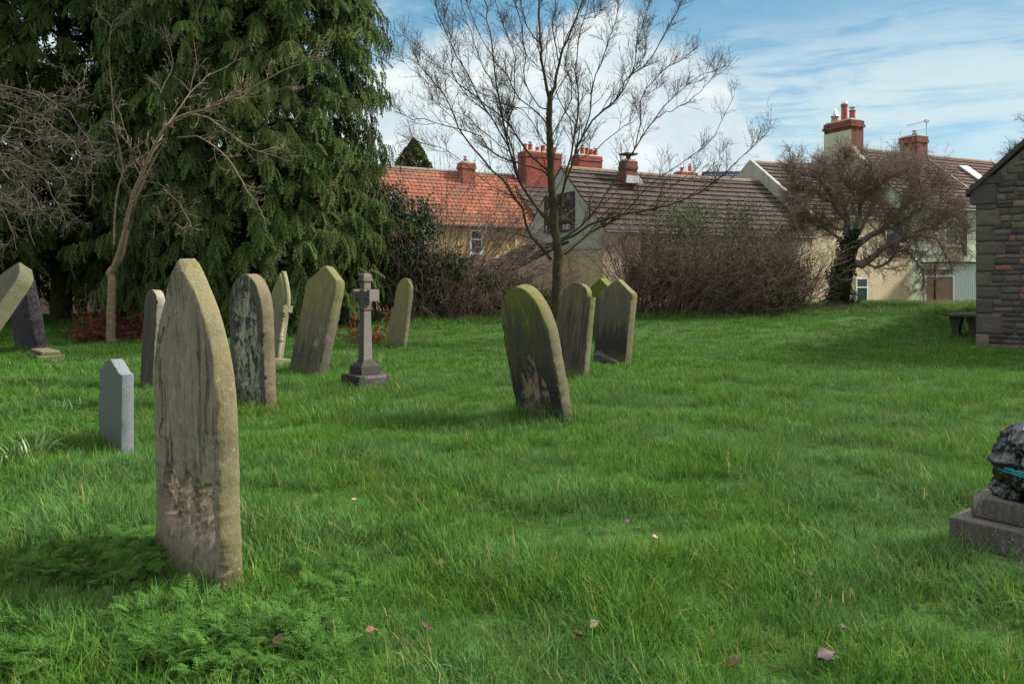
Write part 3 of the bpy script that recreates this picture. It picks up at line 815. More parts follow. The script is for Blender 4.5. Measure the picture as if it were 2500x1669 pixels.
    for j in range(nv + 1):
        v = j / nv; z = .43 * v
        prof = np.interp(v, [0, .06, .16, .27, .34, .42, .50, .56, .68, .82, .93, 1.0], [.20, .222, .228, .220, .200, .192, .208, .240, .225, .175, .12, .04])
        for i in range(nu):
            th = 2 * math.pi * i / nu; cs, sn = math.cos(th), math.sin(th)
            g_ = noise.noise(Vector((cs * 1.2, sn * 1.2, z * 4 + 8)))
            q_ = Vector((cs * 1.6 + 4 + .5 * g_, sn * 1.6, z * 7))
            f_ = noise.ridged_multi_fractal(q_, .9, 2.2, 5, 1, 2)
            cr = 1.1 * abs(noise.noise(q_ * 1.1)) + 1.3 * (lambda w: min(.5, w[1] - w[0]))(noise.voronoi(q_ * 1.25)[0])
            pl = math.exp(-((v - .38) / .13) ** 2)
            fold = abs(math.sin(th * 11 + 3 * g_ + 2 * v)) ** .7
            r_ = prof * (1 + .16 * g_ + .16 * noise.noise(Vector((cs * 1.1 + 7, sn * 1.1, z * 5))) - (.42 * abs(noise.noise(Vector((cs * 2.0 + 2 * z, sn * 2.0, z * 6 + 3)))) + .26 * abs(noise.noise(Vector((cs * 4.2 - 3 * z, sn * 4.2, z * 11)))) + .12 * abs(noise.noise(Vector((cs * 9, sn * 9 + 4 * z, z * 22))))) * (1 - .7 * pl)) + .022 * pl * (fold - .5) + .014 * (abs(math.sin(th * 4 + 3 * g_ + 5 * v)) ** .6 - .7)
            r_ += .045 * max(0, math.cos(th - 3.2)) ** 6 * math.exp(-((v - .54) / .06) ** 2)
            V.append((c.x + r_ * cs * 1.05, c.y + r_ * sn, c.z + z + .03 * g_ * v + .006 - .03 * math.cos(th - 3.0) * math.exp(-((v - .5) / .12) ** 2)))
    for j in range(nv):
        for i in range(nu):
            q = j * nu + i; q2 = j * nu + (i + 1) % nu; Fc.append((q, q2, q2 + nu, q + nu))
    Fc.append(tuple(range(nu))[::-1]); Fc.append(tuple(nv * nu + i for i in range(nu)))
    e = empty('rubbish_bag', c, 'black plastic rubbish bag tied with turquoise string on the stone plinth', 'rubbish bag')
    mk('bag', V, Fc, m, e, True)
    sm_ = simple('turquoise_string', (.02, .30, .36), .5, .2); pm = simple('pale_string', (.5, .48, .45), .6, .2)
    for zz, tl, mt in ((.185, .02, sm_), (.165, .06, sm_), (.155, .05, sm_)):
        sb = MB(); pts = []
        for i in range(49):
            th = 2 * math.pi * i / 48
            j = int((zz / .43) * nv); vv = max((Vector(V[jj * nu + (int(i / 48 * nu) + di) % nu]) - c for jj in (j - 4, j, j + 4) for di in (-3, 0, 3)), key=lambda q: math.hypot(q.x, q.y))
            r_ = math.hypot(vv.x, vv.y) + .006
            pts.append((c.x + r_ * math.cos(th), c.y + r_ * math.sin(th), c.z + zz + tl * math.cos(th - 2.6) * .5))
        sb.tube(pts, .0036, 6, False); sb.build('string', mt, e, True)

    # table tomb by the church
    Tm = stone_mat('table_tomb_stone', (.05, .048, .042), (.09, .085, .07), (.02, .02, .02), moss_amt=.3, dark_amt=.4, H=.8, side=(.07, .065, .055))
    G = P(2308, 766, 20.0); a = R(50); zg = gz(G.x + .3, G.y)
    fr = lambda u, v, z: Vector((G.x + math.cos(a) * u + math.sin(a) * v, G.y - math.sin(a) * u + math.cos(a) * v, z))
    ht = CH - (765 - HY) / F * G.y
    e = empty('table_tomb', fr(.4, .9, zg), 'stone table tomb with curved legs standing beside the rubble church wall', 'table tomb')
    b1 = MB(); b1.box(fr, -.04, .74, -.04, 1.86, ht - .07, ht); b1.build('top_slab', Tm, e, bevel=.01)
    for (u, v) in ((.17, .25), (.56, .25), (.17, 1.55), (.56, 1.55)):
        lg = MB(); pr = [(.13, zg - .1), (.13, zg + .06), (.085, zg + .1), (.075, zg + .2), (.105, zg + .36), (.14, ht - .18), (.15, ht - .074)]
        pr = [(r_, z) for r_, z in pr]
        b0 = len(lg.v)
        for r_, z in pr: lg.v += [tuple(fr(u - r_, v - .09, z)), tuple(fr(u + r_, v - .09, z)), tuple(fr(u + r_, v + .09, z)), tuple(fr(u - r_, v + .09, z))]; lg.t += [.5] * 4
        for i in range(len(pr) - 1):
            for q in range(4):
                lg.f.append((4 * i + q, 4 * i + (q + 1) % 4, 4 * i + 4 + (q + 1) % 4, 4 * i + 4 + q))
        lg.f.append((3, 2, 1, 0)); lg.f.append(tuple(4 * (len(pr) - 1) + q for q in range(4)))
        lg.build('leg', Tm, e, bevel=.006)
build_stones()
# ------------------------------------------------------------------ branches, twigs, leaves (vectorised)
def nrm(a): return a / (np.linalg.norm(a, axis=-1, keepdims=True) + 1e-9)

def grow(S, D, L, K, wob=.15, up=.0, end=None):
    S = np.asarray(S, float); D = nrm(np.asarray(D, float)); L = np.asarray(L, float)
    pts = [S]; d = D; p = S
    for k_ in range(K):
        d = nrm(d + rng.normal(0, wob, d.shape) + np.array([0, 0, up]))
        p = p + d * (L / K)[:, None]; pts.append(p)
    return np.stack(pts, 1)

def taper(N, K, r0, r1, pw=1.0):
    t = np.linspace(0, 1, K + 1)[None] ** pw
    return np.asarray(r0)[:, None] * (1 - t) + np.asarray(r1)[:, None] * t

def spawn(pts, rad, n, t0, t1, a0, a1, up=0, bias=None):
    """n children per parent: start points, directions, parent radius there, t"""
    N, K1, _ = pts.shape
    t = rng.uniform(t0, t1, (N, n)); f = t * (K1 - 1); i = np.minimum(f.astype(int), K1 - 2); u = (f - i)[..., None]
    r_ = np.arange(N)[:, None]
    a = pts[r_, i]; b = pts[r_, i + 1]; S = a * (1 - u) + b * u; T = nrm(b - a)
    ra = rad[r_, i] * (1 - u[..., 0]) + rad[r_, i + 1] * u[..., 0]
    q = rng.normal(0, 1, T.shape)
    if bias is not None: q = q + bias
    q = nrm(q - (q * T).sum(-1, keepdims=True) * T)
    an = rng.uniform(a0, a1, (N, n, 1))
    D = T * np.cos(an) + q * np.sin(an) + np.array([0, 0, up])
    return S.reshape(-1, 3), nrm(D).reshape(-1, 3), ra.ravel(), t.ravel()

def tubes(pts, rad, sides=4):
    N, K1, _ = pts.shape
    T = np.empty_like(pts); T[:, 1:-1] = pts[:, 2:] - pts[:, :-2]; T[:, 0] = pts[:, 1] - pts[:, 0]; T[:, -1] = pts[:, -1] - pts[:, -2]
    T = nrm(T); ref = np.array([.31, .52, .11])
    A1 = nrm(np.cross(T, ref)); A2 = np.cross(T, A1)
    th = np.arange(sides) * 2 * np.pi / sides
    V = pts[:, :, None] + rad[:, :, None, None] * (A1[:, :, None] * np.cos(th)[None, None, :, None] + A2[:, :, None] * np.sin(th)[None, None, :, None])
    base = (np.arange(N)[:, None, None] * K1 + np.arange(K1 - 1)[None, :, None]) * sides
    k1 = np.arange(sides)[None, None]; k2 = (k1 + 1) % sides
    Fc = np.stack([base + k1, base + k2, base + sides + k2, base + sides + k1], -1).reshape(-1, 4)
    return V.reshape(-1, 3), Fc

class Acc:
    def __init__(s): s.V = []; s.F = []; s.T = []; s.n = 0
    def add(s, V, Fc, T=None):
        s.V.append(V); s.F.append(Fc + s.n); s.n += len(V)
        s.T.append(np.full(len(V), .5) if T is None else (np.full(len(V), T) if np.isscalar(T) else T))
    def tubes(s, pts, rad, sides, t=.5): V, Fc = tubes(pts, rad, sides); s.add(V, Fc, t)
    def build(s, name, mat, parent, smoothf=False):
        V = np.concatenate(s.V); T = np.concatenate(s.T)
        return mk(name, V, s.F, mat, parent, smoothf, T)

def catmull(P_, n):
    P_ = np.asarray(P_, float); Q = np.vstack([2 * P_[0] - P_[1], P_, 2 * P_[-1] - P_[-2]])
    m = len(P_) - 1; out = []
    for s in np.linspace(0, m - 1e-6, n):
        i = int(s); t = s - i; a, b, c, d = Q[i], Q[i + 1], Q[i + 2], Q[i + 3]
        out.append(.5 * (2 * b + (c - a) * t + (2 * a - 5 * b + 4 * c - d) * t * t + (3 * b - a - 3 * c + d) * t ** 3))
    return np.array(out)

def limb(px, d0, d1, r0, r1, n=12, wob=.02, pw=.8):
    """photo polyline -> one 3D limb whose distance runs from d0 to d1"""
    px = np.array(px, float); seg = np.concatenate([[0], np.cumsum(np.hypot(*np.diff(px, axis=0).T))]); seg /= seg[-1]
    p3 = [P(x, y, d0 + (d1 - d0) * t) for (x, y), t in zip(px, seg)]
    pts = catmull(p3, n); pts[1:-1] += rng.normal(0, wob, (n - 2, 3))
    rad = (r0 * (1 - np.linspace(0, 1, n) ** pw) + r1 * np.linspace(0, 1, n) ** pw)
    return pts[None], rad[None]

bark_m, k, b = material('bark_green_brown', .9, .1)
p = k.pos(); n1 = k.noise(p, 6, 5); n2 = k.noise(k.map(p, (30, 30, 8)), 1.5, 5, .7)
c = k.mix(k.rng(n1, .4, .6), (.040, .029, .021), (.052, .050, .018))
c = k.mix(k.rng(n2, .58, .75), c, (.12, .112, .085)); k.put(b.inputs['Base Color'], c)
k.put(b.inputs['Normal'], k.bump(n2, .8, .02))
def twigmat(name, a, b_): return leafmat(name, a, b_, .85, 0, spec=.1)
twig_m = twigmat('twig_dark_reddish', (.036, .027, .023), (.080, .058, .045))
cherry_m = twigmat('twig_cherry', (.12, .095, .065), (.30, .24, .17))
thick_m = twigmat('twig_thicket', (.055, .038, .032), (.23, .17, .13))
shrub_m = twigmat('twig_shrub', (.085, .067, .05), (.30, .235, .175))
droop_m = twigmat('twig_grey', (.05, .042, .033), (.14, .12, .09))
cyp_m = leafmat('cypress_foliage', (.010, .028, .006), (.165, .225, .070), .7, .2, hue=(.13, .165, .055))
yew_m = leafmat('yew_foliage', (.008, .025, .006), (.125, .155, .040), .7, .2)
ivy_m = leafmat('ivy_leaf', (.008, .026, .007), (.048, .110, .030), .45, .15, spec=.2)
bush_m = leafmat('bramble_leaf', (.018, .042, .010), (.095, .15, .035), .6, .2)
dead_m = leafmat('dead_red_foliage', (.10, .032, .016), (.26, .090, .045), .8, .1)

# ------------------------------------------------------------------ central bare tree
def central_tree():
    Z = lambda pts: [(950 + x / 2.24, y / 2.24) for x, y in pts]
    D = 19.2; base = hit(1360, 850); base = Vector((P(1360, 700, D).x, D, gz(P(1360, 700, D).x, D)))
    e = empty('bare_tree', base, 'tall leafless tree with spreading limbs behind the middle gravestones', 'tree')
    tr = Acc()
    yb = HY + (CH - base.z + .1) * F / D
    trunk = [(1357, yb), (1358, 800), (1359, 700), (1362, 640), (1361, 600)] + Z([(905, 1250), (900, 1110), (885, 950), (880, 800), (876, 700), (878, 560), (890, 500)])
    tp = limb(trunk, D, D, .138, .060, 26, .008, 1.0)
    tr.tubes(*tp, 10)
    tr2 = limb([(1357, yb), (1358, yb - 30)], D, D, .19, .145, 4, 0); tr.tubes(*tr2, 10)
    L = []
    def LB(pts, dz, r0, r1=.012, n=14): L.append(limb(Z(pts), D, D + dz, r0 * .64, r1 * .7, n, .02))
    LB([(880, 560), (845, 400), (830, 250), (815, 100), (800, -120), (790, -330)], -.4, .070)
    LB([(885, 520), (925, 380), (985, 190), (1040, 60), (1110, -130), (1150, -260)], .5, .066)
    LB([(930, 360), (1010, 130), (1110, 90), (1180, 40)], -.3, .022)
    LB([(925, 330), (900, 200), (905, 60), (930, -120)], .9, .028)
    LB([(885, 1420), (780, 1280), (720, 1130), (650, 1020), (540, 900), (430, 770), (370, 660), (300, 520), (200, 400), (150, 310)], -1.6, .062, .01, 20)
    LB([(882, 1220), (800, 1130), (730, 1020), (700, 950), (660, 830), (620, 640), (590, 500), (565, 250), (540, 100), (505, -40), (480, -200)], 1.0, .062, .012, 20)
    LB([(700, 950), (640, 780), (560, 640), (480, 520), (380, 330), (280, 100), (230, -60)], -.9, .036)
    LB([(720, 1000), (690, 880), (650, 700), (680, 560), (690, 350), (640, 180), (560, -60)], .4, .034)
    LB([(880, 945), (780, 850), (700, 760), (650, 680), (560, 600), (440, 500), (330, 420), (230, 330), (150, 250), (25, 165)], 1.4, .045, .008, 18)
    LB([(885, 965), (770, 905), (700, 890), (560, 830), (470, 730), (340, 690), (200, 660), (100, 640), (5, 560)], -2.0, .035, .008, 18)
    LB([(875, 1190), (780, 1110), (640, 1060), (540, 1000), (420, 900), (300, 810), (180, 770), (60, 740)], .8, .022, .007)
    LB([(940, 1315), (1020, 1285), (1120, 1220), (1250, 1180), (1400, 1150), (1600, 1100), (1700, 1050), (1850, 930), (1960, 830), (2080, 715)], -1.8, .055, .008, 22)
    LB([(945, 1305), (1026, 1256), (1129, 1156), (1240, 980), (1330, 850), (1450, 650), (1560, 520), (1700, 420), (1820, 365)], 1.2, .052, .008, 20)
    LB([(940, 1150), (960, 1000), (1000, 900), (1050, 760), (1150, 620), (1260, 530), (1300, 430), (1420, 340), (1500, 200), (1560, 90), (1610, -10)], -1.0, .05, .01, 20)
    LB([(930, 1120), (985, 900), (1030, 700), (1035, 500), (1020, 350), (1045, 180), (1100, 0), (1130, -150)], 1.3, .046, .01, 18)
    LB([(1050, 760), (1110, 600), (1115, 450), (1180, 300), (1240, 100), (1260, -80)], .7, .03)
    LB([(960, 1395), (1040, 1320), (1130, 1255), (1240, 1200), (1330, 1120), (1430, 1000), (1600, 900), (1750, 770), (1885, 530)], .3, .036, .008, 20)
    LB([(1330, 850), (1370, 700), (1380, 540), (1480, 400), (1600, 330), (1690, 260)], .6, .024)
    LB([(1150, 620), (1230, 560), (1330, 400), (1370, 200), (1420, 40), (1500, -100)], 1.4, .026)
    LB([(1250, 1180), (1330, 1260), (1250, 1340), (1180, 1355)], .5, .012, .006, 10)
    LB([(885, 1485), (780, 1445), (640, 1360), (560, 1310)], -1.0, .014, .006, 10)
    LB([(888, 1335), (790, 1305), (700, 1280), (620, 1270), (520, 1210)], .6, .020, .007, 12)
    LB([(876, 700), (790, 600), (700, 530), (640, 400), (560, 320), (470, 130), (420, -40)], 1.6, .028)
    LB([(878, 760), (960, 620), (1000, 480), (960, 350), (1000, 200)], -1.2, .022)
    LB([(876, 600), (800, 560), (740, 430), (740, 250), (700, 60), (690, -100)], -1.4, .026)
    LB([(900, 820), (840, 780), (740, 620), (620, 560), (480, 500)], -.8, .016)
    LB([(560, 640), (420, 520), (350, 380), (340, 220), (300, 80)], -1.5, .020, .007); LB([(590, 500), (520, 380), (450, 200), (400, 40), (380, -80)], .2, .022, .008)
    LB([(370, 660), (260, 560), (180, 430), (60, 330)], -2.0, .014, .006); LB([(1450, 650), (1560, 600), (1680, 520), (1760, 430), (1810, 370)], -.2, .018, .006)
    LB([(1040, 60), (1000, -40), (990, -160)], .6, .02); LB([(830, 250), (760, 150), (720, 0), (700, -120)], -.8, .024); LB([(1400, 1150), (1560, 1010), (1700, 960), (1830, 850)], -2.2, .018, .006)
    LB([(1330, 400), (1400, 300), (1400, 120), (1430, -40)], 1.0, .02, .007); LB([(1030, 700), (940, 560), (870, 420), (700, 240), (640, 60)], 1.8, .024, .008)
    LB([(985, 900), (1100, 840), (1250, 720), (1330, 640), (1400, 520), (1480, 480)], 1.9, .024, .007); LB([(660, 830), (560, 760), (430, 640), (330, 600), (230, 540)], 2.0, .02, .007)
    lm_ = Acc()
    for q in L: lm_.tubes(*q, 7)
    tw = Acc()
    S = []; Dd = []; Ln = []; Rr = []
    for pts, rad in L:
        ln = np.linalg.norm(np.diff(pts[0], axis=0), axis=1).sum(); n = int(ln * 5.0)
        s, d, r_, t = spawn(pts, rad, n, .16, 1.0, .35, .85, .22)
        S.append(s); Dd.append(d); Rr.append(r_); Ln.append(rng.uniform(.45, 1.35, n) * (1.12 - .86 * t))
    s, d, r_, t = spawn(*[a[:, 14:] for a in tp], 16, 0, 1, .5, 1.1, .2); S.append(s); Dd.append(d); Rr.append(r_ * .3); Ln.append(rng.uniform(.5, 1.3, 16))
    S = np.concatenate(S); Dd = np.concatenate(Dd); Ln = np.concatenate(Ln); Rr = np.concatenate(Rr)
    p1 = grow(S, Dd, Ln, 7, .09, .07); r1 = taper(len(S), 7, np.minimum(Rr * .5, .010) + .002, np.full(len(S), .0036))
    lm_.tubes(p1, r1, 4)
    s, d, r_, t = spawn(p1, r1, 6, .15, 1, .45, 1.0, .1); ln = rng.uniform(.14, .55, len(s)) * (1.2 - .5 * t)
    p2 = grow(s, d, ln, 5, .11, .06); r2 = taper(len(s), 5, np.minimum(r_ * .7, .0048), np.full(len(s), .0027)); tw.tubes(p2, r2, 3)
    s, d, r_, t = spawn(p2, r2, 3, .15, 1, .5, 1.1, .05); ln = rng.uniform(.04, .18, len(s))
    p3 = grow(s, d, ln, 2, .2, .05); r3 = taper(len(s), 2, np.full(len(s), .0030), np.full(len(s), .0022)); tw.tubes(p3, r3, 3)
    tr.build('trunk', bark_m, e, True); lm_.build('limbs', bark_m, e, True); tw.build('twigs', twig_m, e)
    # a few dead leaves still hanging low on the right
    lf = Acc(); c = np.array(P(1385, 655, D - .3)); n = 60
    leafy(lf, c + rng.normal(0, 1, (n, 3)) * [.16, .12, .11], .05, rng.uniform(.3, 1, n)); lf.build('dead_leaves', leafmat('dead_leaf_hanging', (.12, .05, .03), (.30, .14, .08), .8, .1), e)
    q = limb([(1370, 650), (1385, 640), (1405, 650), (1425, 668)], D, D - .4, .01, .004, 6, .01); 

def leafy(acc, C, size, tint, flat=0., nrmdir=None):
    """small folded leaves, each two triangles, at points C"""
    n = len(C); d = nrm(rng.normal(0, 1, (n, 3)) * [1, 1, 1 - flat]); q = nrm(rng.normal(0, 1, (n, 3)))
    s = nrm(np.cross(d, q)); up = np.cross(s, d); L = (size * rng.uniform(.6, 1.3, n))[:, None]
    V = np.stack([C - d * L * .5, C + s * L * .34 + up * L * .08, C + d * L * .55, C - s * L * .34 + up * L * .08], 1).reshape(-1, 3)
    b = np.arange(n)[:, None] * 4
    acc.add(V, np.concatenate([b + [0, 1, 2], b + [0, 2, 3]]), np.repeat(np.clip(tint, 0, 1), 4))

# ------------------------------------------------------------------ drooping conifers
def spray_template(nb, L, w, droop):
    V = []; Fc = []; T = []
    def strip(p, d, ln, wd, t0, t1):
        b = len(V); s = np.cross(d, [0, 0, 1.]); s = s / (np.linalg.norm(s) + 1e-6)
        m = p + d * ln * .5; e = p + d * ln + np.array([0, 0, -ln * .25])
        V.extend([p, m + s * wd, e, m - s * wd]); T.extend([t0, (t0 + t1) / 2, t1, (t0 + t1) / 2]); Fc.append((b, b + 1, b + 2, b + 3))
    for i in range(nb):
        t = (i + .5) / nb; x = L * t; z = -droop * L * t * t
        p = np.array([x, 0, z]); wid = L * .42 * (1 - t) ** .7 * (.5 + .9 * t) + .02
        for sg in (-1, 1):
            d = np.array([.75, sg * .62, -.28 - .25 * random.random()]); d /= np.linalg.norm(d)
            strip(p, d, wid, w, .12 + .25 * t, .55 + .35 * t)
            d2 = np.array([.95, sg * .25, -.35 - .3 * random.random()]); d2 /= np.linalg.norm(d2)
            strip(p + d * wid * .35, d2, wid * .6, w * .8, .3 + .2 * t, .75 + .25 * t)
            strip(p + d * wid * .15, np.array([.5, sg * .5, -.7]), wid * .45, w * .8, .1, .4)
    d = np.array([.9, 0, -.45]); strip(np.array([L * .8, 0, -droop * L * .64]), d, L * .28, w, .5, 1)
    return np.array(V), np.array(Fc), np.array(T)

def place(acc, tmpl, pos, fx, upv, scale, tint, tvar=.25):
    V, Fc, T = tmpl; n = len(pos)
    X = nrm(fx); Y = nrm(np.cross(upv, X)); Zv = np.cross(X, Y)
    M = np.stack([X, Y, Zv], -1) * scale[:, None, None]
    W = np.einsum('nij,vj->nvi', M, V) + pos[:, None]
    Fa = (Fc[None] + (np.arange(n) * len(V))[:, None, None]).reshape(-1, Fc.shape[1])
    acc.add(W.reshape(-1, 3), Fa, np.clip(T[None] * (1 - tvar) + (tint[:, None] - .5) * tvar * 2, 0, 1).ravel())

def conifer(name, base, Hh, Rf, z0, nb, nsp, mat, label, size=.5, group=None, seed=1, droop=.9, shell=900, trunk_r=.35):
    e = empty(name, base, label, 'tree', group)
    tr = Acc(); b = np.array(base)
    tp = np.stack([b + [0, 0, -.2], b + [.05, 0, Hh * .4], b + [0, .1, Hh * .97]])[None]
    tr.tubes(tp, np.array([[trunk_r, trunk_r * .65, .03]]), 10); 
    hz = z0 + (Hh - z0) * np.sort(rng.uniform(0, 1, nb) ** 1.15); azm = rng.uniform(0, 2 * np.pi, nb)
    Lb = np.array([Rf(z / Hh) for z in hz]) * rng.uniform(.72, 1.06, nb)
    Dv = np.stack([np.cos(azm), np.sin(azm), np.full(nb, .22)], 1)
    S = b + np.stack([np.zeros(nb), np.zeros(nb), hz], 1)
    bo = grow(S, Dv, Lb, 8, .05, -.045 * droop); br = taper(nb, 8, np.full(nb, .05) * np.clip(Lb / 3, .3, 1.2), np.full(nb, .008))
    tr.tubes(bo, br, 4)
    tr.build('trunk', bark_m, e, True)
    fo = Acc()
    s, d, r_, t = spawn(bo, br, nsp, .22, 1.0, .3, 1.2, 0)
    out = nrm(np.stack([s[:, 0] - b[0], s[:, 1] - b[1], np.zeros(len(s))], 1))
    s = s + rng.normal(0, .10, s.shape)
    fx = nrm(out * rng.uniform(.25, 1.0, (len(s), 1)) + d * .55 + np.array([0, 0, -1]) * (droop * rng.uniform(.35, 1.3, (len(s), 1))))
    upv = nrm(out * .8 + np.array([0, 0, .6]) + rng.normal(0, .35, s.shape))
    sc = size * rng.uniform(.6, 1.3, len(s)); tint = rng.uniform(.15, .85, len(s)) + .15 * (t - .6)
    ts = [spray_template(6, 1., .042, .45), spray_template(6, 1.1, .038, .65), spray_template(5, .85, .046, .35)]
    idx = rng.integers(0, 3, len(s)); keep = s[:, 2] > b[2] + .12
    for i in range(3):
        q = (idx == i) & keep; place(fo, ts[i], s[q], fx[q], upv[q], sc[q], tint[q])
    # hanging curtains on the outside of the crown
    ncl = shell; az_ = np.where(rng.uniform(0, 1, ncl) < .72, rng.uniform(-np.pi - .5, .5, ncl), rng.uniform(0, 2 * np.pi, ncl))
    zc = z0 + (Hh * .93 - z0) * rng.uniform(0, 1, ncl)
    lump = np.array([1 + .16 * noise.noise(Vector((math.cos(a) * 2.2, math.sin(a) * 2.2, z * .55 + seed))) for a, z in zip(az_, zc)])
    rr = np.array([Rf(z / Hh) for z in zc]) * lump * rng.uniform(.80, 1.0, ncl)
    o_ = np.stack([np.cos(az_), np.sin(az_), np.zeros(ncl)], 1); C = b + o_ * rr[:, None]; C[:, 2] = b[2] + zc
    Sb = C - o_ * 1.3 + np.array([0, 0, .25]); bo = grow(Sb, o_ + np.array([0, 0, .12]) + rng.normal(0, .22, (ncl, 3)), rng.uniform(1.2, 1.9, ncl), 6, .06, -.14)
    br_ = taper(ncl, 6, np.full(ncl, .016), np.full(ncl, .005))
    m_ = 26; s, d, r_, t = spawn(bo, br_, m_, .12, 1.0, .2, 1.1, 0); own = np.repeat(np.arange(ncl), m_)
    oo = o_[own]; tg = rng.uniform(.0, 1, ncl)[own] * .6 + rng.uniform(0, .4, len(s))
    sidew = nrm(np.cross(oo, [0, 0, 1.])) * rng.normal(0, .38, (len(s), 1))
    fx = nrm(oo * rng.uniform(.15, .7, (len(s), 1)) + sidew + d * .3 + np.array([0, 0, -1.]) * rng.uniform(.7, 1.4, (len(s), 1)) * droop)
    upv = nrm(oo + np.array([0, 0, .35]) + rng.normal(0, .3, s.shape)); sc = size * .95 * rng.uniform(.6, 1.25, len(s))
    idx = rng.integers(0, 3, len(s)); keep = s[:, 2] > b[2] + .15
    for i in range(3):
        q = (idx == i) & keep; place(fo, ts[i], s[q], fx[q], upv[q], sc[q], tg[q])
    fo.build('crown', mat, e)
    return e

def conifers():
    G_ = 'big conifers along the churchyard edge'
    b = Vector((-7.7, 23.5, 0)); b.z = gz(b.x, b.y)
    def rf(u):
        return float(np.interp(u * 21, [0, 1.2, 2.8, 6.5, 9, 12, 16, 21], [3.6, 4.0, 4.2, 4.1, 4.0, 3.3, 2.2, .2]))
    conifer('cypress_tree', b, 21, rf, .35, 380, 18, cyp_m, 'huge drooping dark green cypress left of centre, reaching out of the picture', .5, G_, shell=1600)
    b = Vector((-15.0, 26.5, 0)); b.z = gz(b.x, b.y)
    conifer('yew_tree', b, 18, lambda u: float(np.interp(u * 18, [0, 2.0, 4.5, 9, 13, 18], [3.0, 4.3, 5.0, 4.9, 3.6, .2])), 1.9, 260, 18, yew_m, 'dark conifer filling the upper left corner behind the bare branches', .6, G_, droop=.7, shell=900, seed=5)
    b = Vector((-12.6, 31.5, 0)); b.z = gz(b.x, b.y)
    conifer('cypress_tree', b, 18, lambda u: float(np.interp(u * 18, [0, 2, 5, 10, 14, 18], [4.3, 4.6, 4.6, 4.2, 3.2, .2])), .5, 200, 16, cyp_m, 'shaded cypress standing back in the gap between the two nearer conifers', .7, G_, droop=.8, shell=420, seed=9)
    b = Vector((-21.5, 30.5, 0)); b.z = gz(b.x, b.y)
    conifer('yew_tree', b, 16, lambda u: float(np.interp(u * 16, [0, 2, 5, 10, 16], [4.0, 4.4, 4.6, 3.8, .2])), .6, 150, 16, yew_m, 'dark evergreen at the far left edge behind the weeping branches', .7, G_, droop=.7, shell=380, seed=13)
    # small neat conifer behind the orange roof
    D = 58; e = empty('conical_conifer', (P(1010, 600, D).x, D, 0), 'small neat rounded conifer rising behind the orange tiled roof', 'tree')
    x0 = P(1010, 600, D).x; ztop = P(0, 338, D).z; fo = Acc(); n = 15000
    t = rng.uniform(0, 1, n) ** .8; th = rng.uniform(0, 2 * np.pi, n); z = ztop - t * 6.5
    lump = 1 + .12 * np.sin(th * 3 + z * 2.3) + .10 * np.sin(th * 7 + z * 5)
    rr = 1.45 * (1 - (1 - np.clip(t * 2.2, 0, 1)) ** 1.9) * lump * rng.uniform(.7, 1.03, n)
    C = np.stack([x0 + rr * np.cos(th), D + rr * np.sin(th), z], 1)
    leafy(fo, C, .22, rng.uniform(.0, .8, n) + .2 * np.sin(th * 5 + z * 4)); fo.build('crown', leafmat('golden_conifer_foliage', (.022, .042, .010), (.12, .13, .030), .6, .15), e)
    tr = Acc(); tr.tubes(np.array([[[x0, D, -.3], [x0, D, ztop - 1]]]), np.array([[.2, .05]]), 8); tr.build('trunk', bark_m, e)

# ------------------------------------------------------------------ smaller bare trees
def twiggy(e, limbs, per_m, l1, l2, l3, mat_l, mat_t, n2=6, n3=4, up=.1, r=.006, droop=0, ang=(.4, 1.0), knob=0):
    la = Acc(); ta = Acc(); S = []; Dd = []; Ln = []; Rr = []
    for pts, rad in limbs:
        la.tubes(pts, rad, 7)
        ln = np.linalg.norm(np.diff(pts[0], axis=0), axis=1).sum(); n = max(2, int(ln * per_m))
        s, d, r_, t = spawn(pts, rad, n, .15, 1, ang[0], ang[1], up); S.append(s); Dd.append(d); Rr.append(r_); Ln.append(rng.uniform(*l1, n) * (1.15 - .5 * t))
    S = np.concatenate(S); Dd = np.concatenate(Dd); Ln = np.concatenate(Ln); Rr = np.concatenate(Rr)
    p1 = grow(S, Dd, Ln, 6, .2, .05 - droop); r1 = taper(len(S), 6, np.minimum(Rr * .5, r * 2) + .002, np.full(len(S), r * .7)); ta.tubes(p1, r1, 4, .6)
    s, d, r_, t = spawn(p1, r1, n2, .1, 1, .4, 1.1, up * .5); p2 = grow(s, d, rng.uniform(*l2, len(s)), 4, .22, .03 - droop)
    ta.tubes(p2, taper(len(s), 4, np.full(len(s), r * .8), np.full(len(s), r * .55)), 3, np.repeat(rng.uniform(.2, 1, len(s)), 15))
    if n3:
        s, d, r_, t = spawn(p2, taper(len(s), 4, np.full(len(s), r), np.full(len(s), r)), n3, .1, 1, .5, 1.2, 0)
        p3 = grow(s, d, rng.uniform(*l3, len(s)), 2, .2, 0); ta.tubes(p3, taper(len(s), 2, np.full(len(s), r * .6), np.full(len(s), r * .5)), 3, np.repeat(rng.uniform(.3, 1, len(s)), 9))
    la.build('limbs', mat_l, e, True); ta.build('twigs', mat_t, e)

